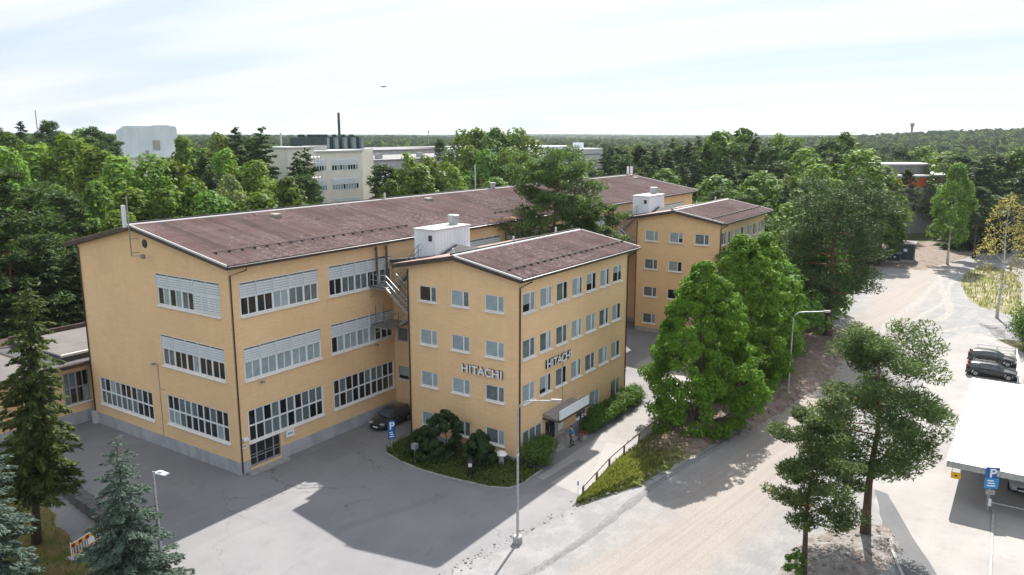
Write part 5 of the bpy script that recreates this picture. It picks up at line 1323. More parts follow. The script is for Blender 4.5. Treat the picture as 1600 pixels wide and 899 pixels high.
    link('grille', MB().box(.485 * L, .503 * L, -hw * .42, hw * .42, .44, .60).mesh('grille', BLACKP), e)
    link('number_plate', MB().box(.5 * L, .508 * L, -.26, .26, .34, .45).mesh('number_plate', SIGNW), e); link('number_plate', MB().box(-.508 * L, -.498 * L, -.26, .26, .62, .73).mesh('number_plate', SIGNW), e)
    link('bumper', MB().box(.47 * L, .506 * L, -hw * .74, hw * .74, .24, .36).mesh('bumper', BLACKP), e); link('bumper', MB().box(-.506 * L, -.46 * L, -hw * .78, hw * .78, .26, .5).mesh('bumper', BLACKP), e)
    return e
make_car('parked_car', 'dark green-black hatchback parked in the shaded corner by the fire stairs', (14.2, -1.95, 0.01), R(183), CARGRY, 4.3, 1.76, 1.5, 'hatch')
make_car('parked_car', 'charcoal estate car farther from the carport, second from the white roof', (64.9, -44.7, 0.01), R(-92), CARGRY, 4.7, 1.82, 1.42, 'estate')
make_car('parked_car', 'black estate car with silver roof rails parked next to the white carport roof', (59.3, -44.95, 0.01), R(-92), CARBLK, 4.75, 1.84, 1.44, 'estate')
make_car('parked_car', 'silver-white car under the carport roof, nose to the steel rail', (30.5, -48.25, 0.01), R(182), CARWHT, 4.4, 1.8, 1.5, 'hatch')

# ---------- person walking to the entrance
def skin_mesh(name, joints, bones, parent, material, root=0, sub=2):
    me = bpy.data.meshes.new(name); me.from_pydata([j[0] for j in joints], bones, []); me.materials.append(material)
    o = link(name, me, parent); o.modifiers.new('skin', 'SKIN').use_smooth_shade = True
    for k, v in enumerate(me.skin_vertices[0].data): v.radius = (joints[k][1], joints[k][2] if len(joints[k]) > 2 else joints[k][1]); v.use_root = (k == root)
    o.modifiers.new('sub', 'SUBSURF').render_levels = sub; o.modifiers['sub'].levels = 1
    return o
PE = empty('person', (18.55, -17.6, 0.01), 'person in a bright blue shirt and dark trousers walking by the entrance steps', 'person', None, R(150))
# local frame: +x is the walking direction
J = [((0, 0, .95), .13, .15), ((0, 0, 1.12), .11, .14), ((.02, 0, 1.32), .11, .16), ((.03, 0, 1.45), .07, .10), ((.05, 0, 1.53), .052), ((.065, 0, 1.60), .075, .07), ((.07, 0, 1.70), .085, .075), ((.06, 0, 1.76), .06, .055),
     ((.0, .10, .90), .085), ((.17, .10, .52), .06), ((.10, .10, .12), .042), ((.17, .10, .05), .04), ((.25, .10, .04), .03),
     ((.0, -.10, .90), .085), ((-.05, -.10, .50), .06), ((-.30, -.10, .16), .042), ((-.25, -.10, .07), .04), ((-.19, -.10, .04), .03),
     ((.02, .19, 1.40), .058), ((-.10, .23, 1.14), .043), ((.06, .23, .92), .032), ((.08, .23, .86), .034),
     ((.02, -.19, 1.40), .058), ((.08, -.23, 1.13), .043), ((.27, -.21, 1.0), .032), ((.32, -.21, .98), .034),
     ((.155, 0, 1.665), .014), ((.075, .082, 1.67), .018), ((.075, -.082, 1.67), .018)]
Bn = [(0, 1), (1, 2), (2, 3), (3, 4), (4, 5), (5, 6), (6, 7), (0, 8), (8, 9), (9, 10), (10, 11), (11, 12), (0, 13), (13, 14), (14, 15), (15, 16), (16, 17), (3, 18), (18, 19), (19, 20), (20, 21), (3, 22), (22, 23), (23, 24), (24, 25), (6, 26), (6, 27), (6, 28)]
def fingers(base, d, side):
    k0 = len(J)
    d = Vector(d).normalized(); s_ = Vector(side).normalized(); bp = Vector(J[base][0])
    for q, (o_, l_) in enumerate(((-.03, .06), (-.01, .072), (.01, .068), (.03, .055))):
        a = bp + s_ * o_ + d * .035; J.append((tuple(a), .009)); J.append((tuple(a + d * l_ * .55), .008)); J.append((tuple(a + d * l_ + Vector((.012, 0, -.012))), .007)); n_ = len(J)
        Bn.extend([(base, n_ - 3), (n_ - 3, n_ - 2), (n_ - 2, n_ - 1)])
    a = bp - s_ * .035; J.append((tuple(a), .010)); J.append((tuple(a - s_ * .03 + d * .035), .008)); n_ = len(J); Bn.extend([(base, n_ - 2), (n_ - 2, n_ - 1)])
fingers(21, (.25, 0, -1), (1, 0, .2)); fingers(25, (1, 0, -.4), (0, .3, 1))
skin_mesh('body', J, Bn, PE, SKIN)
skin_mesh('shirt', [((0, 0, .90), .155, .185), ((0, 0, 1.12), .14, .175), ((.02, 0, 1.33), .135, .19), ((.03, 0, 1.46), .085, .12), ((.02, .20, 1.40), .078), ((-.06, .23, 1.22), .066), ((.02, -.20, 1.40), .078), ((.06, -.23, 1.20), .066)],
          [(0, 1), (1, 2), (2, 3), (2, 4), (4, 5), (2, 6), (6, 7)], PE, SHIRT)
skin_mesh('trousers', [((0, 0, .98), .15, .17), ((0, .10, .88), .105), ((.17, .10, .52), .078), ((.10, .10, .12), .062), ((0, -.10, .88), .105), ((-.05, -.10, .50), .078), ((-.29, -.10, .18), .062)], [(0, 1), (1, 2), (2, 3), (0, 4), (4, 5), (5, 6)], PE, TROUS)
for y, fx, z in ((.10, .17, .045), (-.10, -.23, .055)): link('shoe', MB().prism([(fx - .12, z - .045), (fx + .15, z - .045), (fx + .15, z), (fx + .02, z + .05), (fx - .12, z + .05)], 'y', y - .05, y + .05).mesh('shoe', BLACKP), PE)
hr = MB(); 
hr.lathe([(.05, -.06), (.092, -.02), (.095, .04), (.07, .085), (.02, .105)], (.055, 0, 1.70), 12); link('hair', hr.mesh('hair', HAIR, smooth=True), PE)
for s_ in (1, -1): link('eye', MB().box(.148, .156, s_ * .03 - .012, s_ * .03 + .012, 1.685, 1.697).mesh('eye', BLACKP), PE)
link('mouth', MB().box(.138, .147, -.022, .022, 1.615, 1.622).mesh('mouth', RED), PE)

# ================================================================== VEGETATION
def rand_dirs(g, n):
    v = g.normal(size=(n, 3)); return v / np.linalg.norm(v, axis=1, keepdims=True)
def cards(C, Nrm, T, Lg, Wd):
    """diamond leaf cards: centres, normals, long directions, lengths, widths"""
    T = T - Nrm * np.sum(T * Nrm, axis=1, keepdims=True); T /= np.linalg.norm(T, axis=1, keepdims=True) + 1e-9
    B = np.cross(Nrm, T); L_ = Lg[:, None] / 2; W_ = Wd[:, None] / 2
    V = np.stack([C - T * L_, C + B * W_ - T * L_ * .1, C + T * L_, C - B * W_ - T * L_ * .1], axis=1).reshape(-1, 3)
    return V, np.arange(len(V)).reshape(-1, 4)
def unit(v): return v / (np.linalg.norm(v, axis=1, keepdims=True) + 1e-9)

def crown_broad(g, H, Rr, zb, nclump, nleaf, size, prof=None, droop=0.0, flat=.8, rc=(.20, .34), inner=.5):
    """broadleaf crown: leaf clumps filling an uneven envelope, lit side and gaps come from the clumps"""
    prof = prof or (lambda t: np.sin(np.pi * np.clip(t, 0, 1) ** .75) ** .65)
    t = g.random(nclump) ** .85; a = g.random(nclump) * 6.283
    lob = 1 + .16 * np.sin(3 * a + g.random() * 6) + .10 * np.sin(5 * a + t * 7)
    rad = Rr * prof(t) * lob * (inner + (1 - inner) * g.random(nclump) ** .5) * .86
    C = np.stack([rad * np.cos(a), rad * np.sin(a), zb + (H - zb) * (t * .96)], 1)
    cr_ = Rr * (rc[0] + (rc[1] - rc[0]) * g.random(nclump)) * (1 - .35 * t)
    per = np.maximum(4, (nleaf * cr_ ** 2 / np.sum(cr_ ** 2)).astype(int))
    idx = np.repeat(np.arange(nclump), per); n = len(idx)
    D = rand_dirs(g, n); D[:, 2] = np.where(g.random(n) < .35, np.abs(D[:, 2]), D[:, 2])
    rr_ = cr_[idx] * (.70 + .36 * g.random(n) ** .6)
    P = C[idx] + D * rr_[:, None] * np.array([1, 1, flat])
    if droop: P[:, 2] -= droop * g.random(n) ** 2 * cr_[idx]
    outw = unit(np.stack([C[idx, 0], C[idx, 1], np.full(n, .3 * Rr)], 1))
    Nr = unit(D * 1.0 + outw * .3 + np.array([0, 0, .45]) + g.normal(size=(n, 3)) * .45)
    T = unit(g.normal(size=(n, 3)) + np.array([0, 0, -droop * 1.5]))
    s_ = size * (.65 + .7 * g.random(n))
    return cards(P, Nr, T, s_ * 1.25, s_ * .85), C
def crown_pine(g, H, Rr, zb, nlimb, nleaf, size, flat=.42, top=.75, lean=0.0, pad=1.0):
    """scots pine: upswept limbs carrying flat pads of needle tufts"""
    Cs = []; cr_ = []; limbs = []
    for k in range(nlimb):
        t = (k + g.random()) / nlimb; z = zb + (H - zb) * t * .94; a = k * 2.4 + g.random() * .9
        Lm = Rr * (1 - t * top) ** .75 * (.62 + .5 * g.random()) * (1.0 if t > .12 else .8)
        rise = .10 + .45 * t * g.random() + (.15 if t > .7 else 0)
        e = np.array([Lm * math.cos(a), Lm * math.sin(a), z + Lm * rise + .2]); s0 = np.array([lean * z * .02, 0, z])
        mid = s0 + (e - s0) * .55 + np.array([0, 0, -.06 * Lm]); limbs.append((s0, mid, e))
        for q in range(4 + int(2 * g.random())):
            u = .42 + .62 * g.random(); p = s0 + (e - s0) * u + g.normal(size=3) * np.array([.22, .22, .08]) * Lm * .8
            Cs.append(p); cr_.append(pad * (.20 + .16 * g.random()) * (Rr * .55 + Lm * .35))
    for k in range(5):
        Cs.append(np.array([g.normal() * Rr * .16, g.normal() * Rr * .16, H - g.random() * (H - zb) * .14])); cr_.append(Rr * .24)
    C = np.array(Cs); cr_ = np.array(cr_); nC = len(C)
    per = np.maximum(4, (nleaf * cr_ ** 2 / np.sum(cr_ ** 2)).astype(int)); idx = np.repeat(np.arange(nC), per); n = len(idx)
    D = rand_dirs(g, n); P = C[idx] + D * (cr_[idx] * (.35 + .68 * g.random(n) ** .6))[:, None] * np.array([1, 1, flat])
    out_ = unit(D * np.array([1, 1, .4]) + np.array([0, 0, .55])); T = unit(out_ + g.normal(size=(n, 3)) * .5); Nr = unit(g.normal(size=(n, 3)) * .7 + np.array([0, 0, .9]))
    s_ = size * (.7 + .6 * g.random(n))
    return cards(P, Nr, T, s_ * 1.5, s_ * .42), limbs
def crown_spruce(g, H, Rr, zb, nwh, per_branch, size, droop=.28, power=.85, full=1.0, hang=.5, ragged=.25):
    """spruce: whorls of drooping boughs feathered with needle sprays"""
    Ps = []; Ts = []; Ns = []; Ss = []; limbs = []
    for k in range(nwh):
        t = (k + .6 * g.random()) / nwh; z = zb + (H - zb) * t
        Lb = Rr * (1 - t) ** power + .10 * Rr * (1 - t)
        nb = int(5 + 4 * (1 - t) * full + 1)
        for q in range(nb):
            a = 6.283 * (q + .5 * g.random()) / nb + k * 1.1; L_ = Lb * (1 - ragged + 2 * ragged * g.random()) + .12
            n = max(6, int(per_branch * (L_ / Rr) ** 1.3)); u = g.random(n) ** .65
            dx, dy = math.cos(a), math.sin(a); z = zb + (H - zb) * t + (g.random() - .5) * 1.5 * (H - zb) / nwh
            lift = .25 * L_ * (t > .8); zz = z + u * lift - droop * L_ * (u ** 1.1) + .16 * L_ * np.clip(u - .6, 0, 1) ** 1.2
            side = (g.random(n) - .5) * 2; wb = L_ * .30 * (1 - u * .75)
            P = np.stack([dx * L_ * u - dy * side * wb, dy * L_ * u + dx * side * wb, zz - np.abs(side) * wb * .25 - hang * .18 * L_ * g.random(n) * (1 - u * .5)], 1)
            T = unit(np.stack([dx + -dy * side * .9, dy + dx * side * .9, np.full(n, -.30) - hang * .5 * g.random(n)], 1) + g.normal(size=(n, 3)) * .25)
            Nn = unit(np.array([dx * .25, dy * .25, .9]) + g.normal(size=(n, 3)) * .45)
            Ps.append(P); Ts.append(T); Ns.append(Nn); Ss.append(size * (.65 + .7 * g.random(n)) * (.65 + .35 * (L_ / Rr)))
            if q % 2 == 0: limbs.append((np.array([0, 0, z]), np.array([dx * L_ * .5, dy * L_ * .5, z - droop * L_ * .45]), np.array([dx * L_ * .85, dy * L_ * .85, z - droop * L_ * .8])))
    P = np.concatenate(Ps); s_ = np.concatenate(Ss)
    return cards(P, np.concatenate(Ns), np.concatenate(Ts), s_ * 1.6, s_ * .62), limbs
def trunk_mesh(H, r0, limbs, bark, bark2=None, split=.45, lr=.28, wob=.0, seed=0, n=7, top=.06):
    b = MB(); r = random.Random(seed); K = 7
    ph = r.uniform(0, 6)
    P = [(wob * math.sin(ph + k * 1.1) * k / K, wob * math.cos(ph * 2 + k * .9) * k / K, H * k / K) for k in range(K + 1)]
    P[0] = (0, 0, -.15); ks = int(round(K * split))
    rad = [r0 * (1.25 if k == 0 else 1) * (1 - (k / K) * (1 - top)) for k in range(K + 1)]
    if bark2 is None: b.tube(P, rad, n)
    else:
        b.tube(P[:ks + 1], rad[:ks + 1], n, 0); b.tube(P[ks:], rad[ks:], n, 1)
    for s0, mid, e in limbs:
        k = min(K, max(0, s0[2] / H * K)); i = min(int(k), K - 1); f = k - i
        st = tuple(P[i][c] + (P[i + 1][c] - P[i][c]) * f for c in range(3)); rr_ = max(.015, r0 * (1 - k / K * .9) * lr)
        b.tube([st, tuple(mid), tuple(e)], [rr_, rr_ * .6, rr_ * .22], 4, 1 if bark2 is not None else 0, cap=False)
    return b.mesh('trunk', [bark] + ([bark2] if bark2 is not None else []), smooth=True)
def broad_limbs(C, zb, H, k, g):
    o = []
    for i in g.choice(len(C), min(k, len(C)), replace=False):
        e = C[i]; z0 = max(zb * .6, e[2] - np.hypot(e[0], e[1]) * 1.1); s0 = np.array([0, 0, min(z0, H * .85)]); o.append((s0, s0 + (e - s0) * np.array([.55, .55, .45]), e))
    return o

PROTO = {}
def proto(key, crown, trunk, ref_h): PROTO[key] = (crown, trunk, ref_h)
def make(key, kind, seed, H, Rr, nleaf, size, leafm, **kw):
    g = np.random.default_rng(seed)
    if kind == 'broad':
        zb = kw.get('zb', .22) * H
        (V, F), C = crown_broad(g, H, Rr, zb, kw.get('clumps', 60), nleaf, size, kw.get('prof'), kw.get('droop', 0), kw.get('flat', .8), kw.get('rc', (.2, .34)), kw.get('inner', .5))
        tm = trunk_mesh(H * .86, kw.get('r0', .2), broad_limbs(C, zb, H, kw.get('nl', 14), g), kw.get('bark', BARKD), wob=kw.get('wob', .25), seed=seed)
    elif kind == 'pine':
        (V, F), lm = crown_pine(g, H, Rr, kw.get('zb', .45) * H, kw.get('nlimb', 18), nleaf, size, kw.get('flat', .42), kw.get('top', .7), 0.0, kw.get('pad', 1.0))
        tm = trunk_mesh(H * .95, kw.get('r0', .24), lm, BARKP, BARKO, kw.get('split', .45), .34, kw.get('wob', .3), seed)
    else:
        (V, F), lm = crown_spruce(g, H, Rr, kw.get('zb', .10) * H, kw.get('nwh', 26), kw.get('pb', 40), size, kw.get('droop', .28), kw.get('power', .85), kw.get('full', 1.0), kw.get('hang', .5), kw.get('ragged', .25))
        tm = trunk_mesh(H * .97, kw.get('r0', .2), lm[::kw.get('lstep', 4)], BARKD, lr=.25, seed=seed)
    PROTO[key] = (bulk('crown', V, F, [leafm]), tm, H)
def tree(key, x, y, h, label, cat='tree', group=None, wscale=1.0, name='tree', rz=None, r=rnd):
    cm, tm, H = PROTO[key]; z = hill(x, y)
    s_ = h / H
    e = empty(name, (x, y, z), label, cat, group, r.uniform(0, 6.283) if rz is None else rz)
    e.scale = (s_ * wscale, s_ * wscale, s_)
    link('trunk', tm, e); link('crown', cm, e)
    return e
birchp = lambda t: np.clip(np.sin(np.pi * np.clip(t * .91 + .06, 0, 1) ** .76), 0, 1) ** .62
limep = lambda t: np.clip(np.sin(np.pi * np.clip(t * .93 + .07, 0, 1) ** .62), 0, 1) ** .75
for k in range(3):
    make('birch%d' % k, 'broad', 20 + k, 19, (3.3, 3.9, 2.9)[k], 4600, .40, L_BIRCH, zb=.14, clumps=110, prof=birchp, droop=.8, flat=1.0, r0=.17, bark=BARKB, rc=(.24, .38), inner=.55)
    make('broad%d' % k, 'broad', 30 + k, 16, (4.6, 4.0, 5.2)[k], 5000, .42, L_DECID, zb=.12, clumps=95, r0=.22, rc=(.22, .36), inner=.55)
    make('pine%d' % k, 'pine', 40 + k, 20, (3.6, 3.2, 4.0)[k], 5600, .44, L_PINEM, zb=(.32, .40, .26)[k], nlimb=26, r0=.22, flat=.62)
    make('spruce%d' % k, 'spruce', 50 + k, 20, (3.0, 2.6, 3.4)[k], 0, .52, L_SPRUCE, nwh=34, pb=85, zb=.05, r0=.2, lstep=10, ragged=.2, droop=.22, hang=.9, power=.62)

# ---------- trees that stand near the camera, each with its own mesh
HERO = lambda key, x, y, label, cat='tree', name='tree', w=1.0, rz=0.0: tree(key, x, y, PROTO[key][2], label, cat, None, w, name, rz)
limew = lambda t: np.clip(np.sin(np.pi * np.clip(t * .91 + .085, 0, 1) ** .66), 0, 1) ** .72
make('lime_a', 'broad', 67, 15.0, 5.2, 50000, .195, L_LINDEN, zb=.01, clumps=400, prof=limew, r0=.26, nl=20, rc=(.09, .18), inner=.70, droop=.25)
make('lime_b', 'broad', 62, 16.4, 4.9, 42000, .21, L_LINDEN, zb=.02, clumps=360, prof=limew, r0=.26, nl=18, rc=(.09, .18), inner=.70, droop=.25)
make('lime_c', 'broad', 63, 15.6, 4.9, 24000, .24, L_LINDEN, zb=.06, clumps=200, prof=limep, r0=.24, nl=16, rc=(.12, .21), inner=.70, droop=.25)
make('pine_near', 'pine', 71, 10.1, 2.6, 21000, .17, L_PINE, zb=.36, nlimb=24, r0=.19, split=.55, flat=.58, top=.5, wob=.25, pad=1.0)
make('pine_road', 'pine', 72, 12.7, 4.4, 36000, .19, L_PINE, zb=.31, nlimb=32, r0=.30, split=.6, flat=.58, top=.42, wob=.3, pad=1.0)
make('pine_big', 'pine', 73, 18.4, 8.2, 40000, .25, L_PINED, zb=.24, nlimb=42, r0=.50, split=.40, flat=.48, top=.58, wob=.5, pad=.85)
make('pine_court', 'pine', 74, 22.4, 6.0, 28000, .30, L_PINE, zb=.56, nlimb=32, r0=.52, split=.3, flat=.45, top=.35, wob=.5, pad=.88)
make('pine_court_b', 'pine', 75, 17.2, 3.8, 8000, .30, L_PINE, zb=.60, nlimb=13, r0=.26, split=.3, flat=.45, top=.4, wob=.5, pad=.9)
make('spruce_near', 'spruce', 81, 16.6, 1.72, 0, .25, L_SPRUCEY, nwh=40, pb=52, zb=.24, r0=.26, power=.42, droop=.42, hang=1.0, lstep=3, ragged=.5)
make('spruce_blue', 'spruce', 82, 9.3, 2.5, 0, .17, L_BLUE, nwh=26, pb=150, zb=.04, r0=.17, power=.72, droop=.26, hang=.3, lstep=6, full=1.5, ragged=.28)
make('spruce_blue_b', 'spruce', 83, 14.2, 2.3, 0, .19, L_BLUE, nwh=30, pb=130, zb=.05, r0=.2, power=.55, droop=.34, hang=.5, lstep=6, full=1.3, ragged=.34)
make('birch_yellow', 'broad', 91, 17.4, 3.9, 2100, .22, L_YELLOW, zb=.24, clumps=60, prof=birchp, droop=1.8, flat=1.35, r0=.20, bark=BARKB, nl=40, rc=(.14, .24), inner=.4)
make('birch_tall', 'broad', 92, 19.5, 4.2, 8000, .36, L_BIRCH, zb=.26, clumps=120, prof=birchp, droop=1.0, flat=1.1, r0=.24, bark=BARKB, rc=(.18, .3))
make('willow', 'broad', 93, 14.0, 4.8, 6500, .36, L_PALE, zb=.10, clumps=85, r0=.22, rc=(.18, .3), inner=.6)
HERO('lime_a', 27.9, -24.7, 'full green linden nearest the wooden railing, lowest boughs over the path', name='linden_tree')
HERO('lime_b', 37.6, -24.8, 'middle linden of the row, taller, behind the one by the railing', name='linden_tree', rz=1)
HERO('lime_c', 44.6, -24.8, 'farthest linden of the row, next to the big dark pine', name='linden_tree', rz=2)
HERO('pine_near', 8.9, -38.2, 'small leaning pine at the bottom of the picture on the stony mound', name='pine_tree', rz=.4)
HERO('pine_road', 16.3, -40.2, 'taller dark pine on the stony mound beside the carport lot', name='pine_tree', rz=2.2)
HERO('pine_big', 65.2, -27.2, 'very broad dark pine with a thick trunk beyond the lindens', name='pine_tree', rz=.9)
x_, y_ = pol(.0525, 86)
HERO('pine_court', x_, y_, 'big spreading pine with an orange trunk rising behind the office block roof', name='pine_tree', rz=.3)
x_, y_ = pol(.112, 85)
HERO('pine_court_b', x_, y_, 'slimmer leaning pine right of the spreading courtyard pine', name='pine_tree', rz=1.7)
e = HERO('spruce_near', -13.4, 2.4, 'tall ragged spruce with a bare lower trunk on the lawn by the yellow gable', name='spruce_tree', rz=.2)
e.rotation_mode = 'AXIS_ANGLE'; e.rotation_axis_angle = (R(5.2), FW[0], FW[1], 0)     # leans a little to the right
x_, y_ = pol(-.535, 39.2)
HERO('spruce_blue', x_, y_, 'small blue spruce hiding the end of the striped barrier', name='spruce_tree')
x_, y_ = pol(-.742, 38.5)
HERO('spruce_blue_b', x_, y_, 'blue spruce cut by the left edge of the picture', name='spruce_tree', rz=1)
HERO('birch_yellow', 90.7, -44.0, 'thin birch with sparse yellowing leaves on the grass island', name='birch_tree')
HERO('birch_tall', 138.3, -33.6, 'tall birch with a bare lower trunk by the sandy clearing', name='birch_tree')
make('bush_dark', 'broad', 94, 10, 4.6, 5200, .34, L_DECID, zb=.03, clumps=70, r0=.15, rc=(.22, .34), inner=.55)
for k, (x, y, h, lb) in enumerate(((53, -23.6, 11.5, 'dark leafy tree filling the gap between the far linden and the big pine'), (57.5, -18.5, 12.5, 'leafy tree behind the big pine, nearest the rear office block'), (71, -22.5, 13.5, 'leafy tree right behind the big pine trunk'), (79, -20.5, 14, 'leafy tree beyond the big pine towards the transformer hut'), (88, -16.5, 15, 'leafy tree behind the rear office block corner'))):
    tree('bush_dark', x, y, h, lb, 'tree', None, 1.05, 'broadleaf_tree', k * 1.3)
# ---------- trees behind, bearing and distance from the viewpoint, height of the top
TABLE = [(-0.6604, 80, 21.6, 'pine0', 3.9), (-0.6161, 86, 19.9, 'pine2', 4.2), (-0.574, 94, 18.5, 'pine1', 3.6), (-0.5529, 100, 14.9, 'broad1', 3.7), (-0.6511, 76, 17.6, 'pine2', 3.4),
 (-0.6042, 82, 14.2, 'spruce0', 3.0), (-0.5646, 84, 12.6, 'spruce2', 2.7), (-0.6422, 80, 11.3, 'spruce2', 2.9), (-0.6385, 115, 22.4, 'birch1', 3.8), (-0.5974, 122, 22.8, 'birch0', 4.0),
 (-0.5557, 125, 24.1, 'birch1', 4.9), (-0.5249, 118, 22.5, 'birch2', 3.6), (-0.4936, 112, 21.4, 'birch0', 3.9), (-0.4579, 112, 21.4, 'birch1', 4.1), (-0.4259, 116, 20.5, 'birch2', 3.3),
 (-0.5312, 104, 18.1, 'broad0', 3.4), (-0.4868, 100, 17.7, 'birch2', 3.3), (-0.4459, 102, 17.6, 'broad1', 3.3), (-0.4037, 108, 17.8, 'broad1', 3.1), (-0.5809, 108, 17.2, 'broad2', 3.5),
 (-0.384, 106, 15.7, 'broad1', 2.6), (-0.3584, 108, 19.6, 'willow', 4.2), (-0.6428, 205, 26.4, 'pine0', 3.3), (-0.6145, 200, 27.8, 'spruce1', 2.9), (-0.5805, 210, 28.4, 'pine0', 4.1),
 (-0.5641, 195, 25.9, 'pine1', 3.5), (-0.5386, 205, 25.5, 'birch1', 4.2), (-0.5217, 200, 26.9, 'pine2', 4.6), (-0.5065, 210, 25.2, 'pine1', 3.4), (-0.6295, 180, 24.6, 'broad0', 4.4),
 (-0.5975, 185, 24.1, 'pine2', 3.8), (-0.4143, 150, 24.0, 'birch2', 2.7), (-0.4045, 146, 22.8, 'spruce0', 2.6), (-0.3873, 142, 21.7, 'pine1', 2.6), (-0.3673, 155, 24.4, 'birch1', 3.8),
 (-0.3464, 142, 26.0, 'spruce1', 3.4), (-0.3269, 140, 24.4, 'pine0', 3.4), (-0.3143, 130, 25.5, 'spruce2', 4.2), (-0.2947, 136, 22.5, 'pine1', 3.1), (-0.2708, 124, 21.8, 'spruce0', 3.2),
 (-0.3823, 128, 19.6, 'spruce0', 3.1), (-0.34, 126, 19.7, 'pine2', 3.3), (-0.2941, 120, 17.2, 'spruce2', 2.9), (-0.3251, 118, 20.4, 'birch1', 3.9), (-0.2839, 116, 18.3, 'broad1', 3.3),
 (-0.3631, 136, 21.7, 'birch1', 3.9), (-0.3041, 134, 21.4, 'pine2', 3.8), (-0.259, 120, 19.0, 'pine0', 2.6), (-0.2592, 132, 22.2, 'spruce2', 3.2), (-0.3904, 175, 21.3, 'broad1', 5.0),
 (-0.3627, 172, 21.9, 'broad0', 4.9), (-0.408, 180, 21.7, 'birch1', 4.4), (-0.1779, 148, 16.4, 'broad0', 3.6), (-0.1608, 142, 19.9, 'pine1', 3.5), (-0.1449, 144, 18.2, 'pine0', 3.5),
 (-0.1281, 140, 21.2, 'birch0', 3.4), (-0.1055, 142, 20.4, 'birch1', 3.8), (-0.0813, 140, 19.6, 'birch0', 3.5), (-0.0629, 190, 25.1, 'birch1', 4.3), (-0.0527, 165, 21.5, 'broad2', 4.7),
 (-0.0427, 185, 25.7, 'birch2', 3.9), (-0.0202, 180, 25.4, 'broad0', 5.9), (0.0048, 182, 25.4, 'birch1', 4.9), (0.0242, 178, 24.0, 'birch0', 4.4), (-0.0324, 158, 20.9, 'broad2', 5.2),
 (-0.0032, 160, 21.6, 'birch1', 4.6), (0.0284, 170, 20.1, 'broad0', 4.2), (-0.0888, 210, 24.0, 'pine1', 3.1), (-0.1179, 134, 19.4, 'birch2', 3.5), (-0.1534, 132, 17.1, 'broad1', 3.2),
 (-0.1806, 160, 18.3, 'pine0', 2.6), (0.1246, 172, 22.0, 'spruce2', 3.8), (0.1418, 165, 20.9, 'pine0', 3.4), (0.1617, 178, 22.9, 'pine1', 3.9), (0.1797, 170, 21.9, 'spruce0', 3.1),
 (0.196, 168, 21.4, 'spruce0', 3.6), (0.2103, 180, 22.6, 'pine0', 3.8), (0.2223, 175, 23.2, 'spruce1', 2.6), (0.231, 166, 20.9, 'spruce2', 3.5), (0.2443, 180, 22.3, 'spruce1', 2.9),
 (0.252, 190, 23.6, 'spruce0', 2.9), (0.2645, 186, 25.1, 'birch2', 4.0), (0.2805, 176, 23.2, 'pine2', 3.9), (0.2902, 190, 25.7, 'broad1', 4.0), (0.305, 184, 24.6, 'spruce0', 3.8),
 (0.3204, 170, 22.4, 'pine0', 3.9), (0.2718, 160, 20.3, 'spruce2', 3.8), (0.3009, 158, 18.3, 'pine1', 3.9), (0.3328, 165, 19.6, 'pine2', 4.3), (0.2154, 160, 18.8, 'spruce2', 3.7),
 (0.1789, 158, 18.3, 'spruce2', 3.2), (0.1175, 205, 20.6, 'spruce0', 3.7), (0.1359, 215, 21.8, 'pine0', 4.4), (0.202, 190, 23.3, 'spruce0', 3.6), (0.2566, 180, 24.6, 'broad0', 4.4),
 (0.2822, 200, 25.5, 'spruce1', 4.1), (0.3268, 196, 24.5, 'pine1', 4.0), (0.2342, 200, 23.9, 'spruce2', 3.6), (0.3374, 190, 24.2, 'birch1', 4.3), (0.3556, 185, 23.1, 'broad2', 5.0),
 (0.3686, 170, 21.4, 'birch0', 4.2), (0.3939, 185, 24.3, 'pine2', 4.8), (0.418, 190, 24.5, 'broad0', 4.7), (0.4085, 165, 20.9, 'spruce1', 3.0), (0.3863, 150, 18.7, 'birch1', 4.9),
 (0.4417, 158, 21.1, 'birch1', 6.2), (0.4652, 160, 18.3, 'birch0', 5.2), (0.429, 178, 21.8, 'pine1', 4.4), (0.5181, 250, 20.4, 'birch1', 6.1), (0.4895, 250, 21.2, 'pine0', 4.5),
 (0.5431, 200, 20.1, 'birch0', 5.7), (0.5713, 190, 20.6, 'pine2', 5.4), (0.5963, 172, 20.0, 'spruce2', 4.9), (0.6176, 180, 20.6, 'pine2', 5.9), (0.6415, 180, 21.1, 'broad0', 5.9),
 (0.6588, 160, 18.3, 'pine0', 5.9), (0.5964, 158, 14.8, 'pine1', 3.9), (0.4746, 150, 14.1, 'broad1', 3.7), (0.5026, 188, 17.1, 'pine1', 2.6)]
RAD = {'birch0': 3.3, 'birch1': 3.9, 'birch2': 2.9, 'broad0': 4.6, 'broad1': 4.0, 'broad2': 5.2, 'pine0': 3.6, 'pine1': 3.2, 'pine2': 4.0, 'spruce0': 3.0, 'spruce1': 2.6, 'spruce2': 3.4, 'willow': 4.8}
KIND = {'birc': ('birch_tree', 'light green birch'), 'broa': ('broadleaf_tree', 'round leafy tree'), 'pine': ('pine_tree', 'dark pine'), 'spru': ('spruce_tree', 'dark pointed spruce')}
def place_words(t, d):
    if t < -.56: return 'behind the low annex' if d < 150 else 'on the far left skyline'
    if t < -.31: return 'behind the left half of the long roof' if d < 135 else 'left of the cream factory'
    if t < .06: return 'behind the middle of the long roof'
    if t < .33: return 'past the far end of the long building'
    if t < .5: return 'behind the big broad pine'
    return 'round the orange-banded building'
RECTS = [(-2, 93, -17, 24), (-46, 9, 18, 36), (55, 87, 56, 86), (88, 145, 74, 100), (108, 195, 100, 142), (126, 245, 160, 235), (200, 305, 136, 170)]
def blocked(x, y, m=2.0):
    return any(a - m < x < c + m and e - m < y < f + m for a, c, e, f in RECTS)
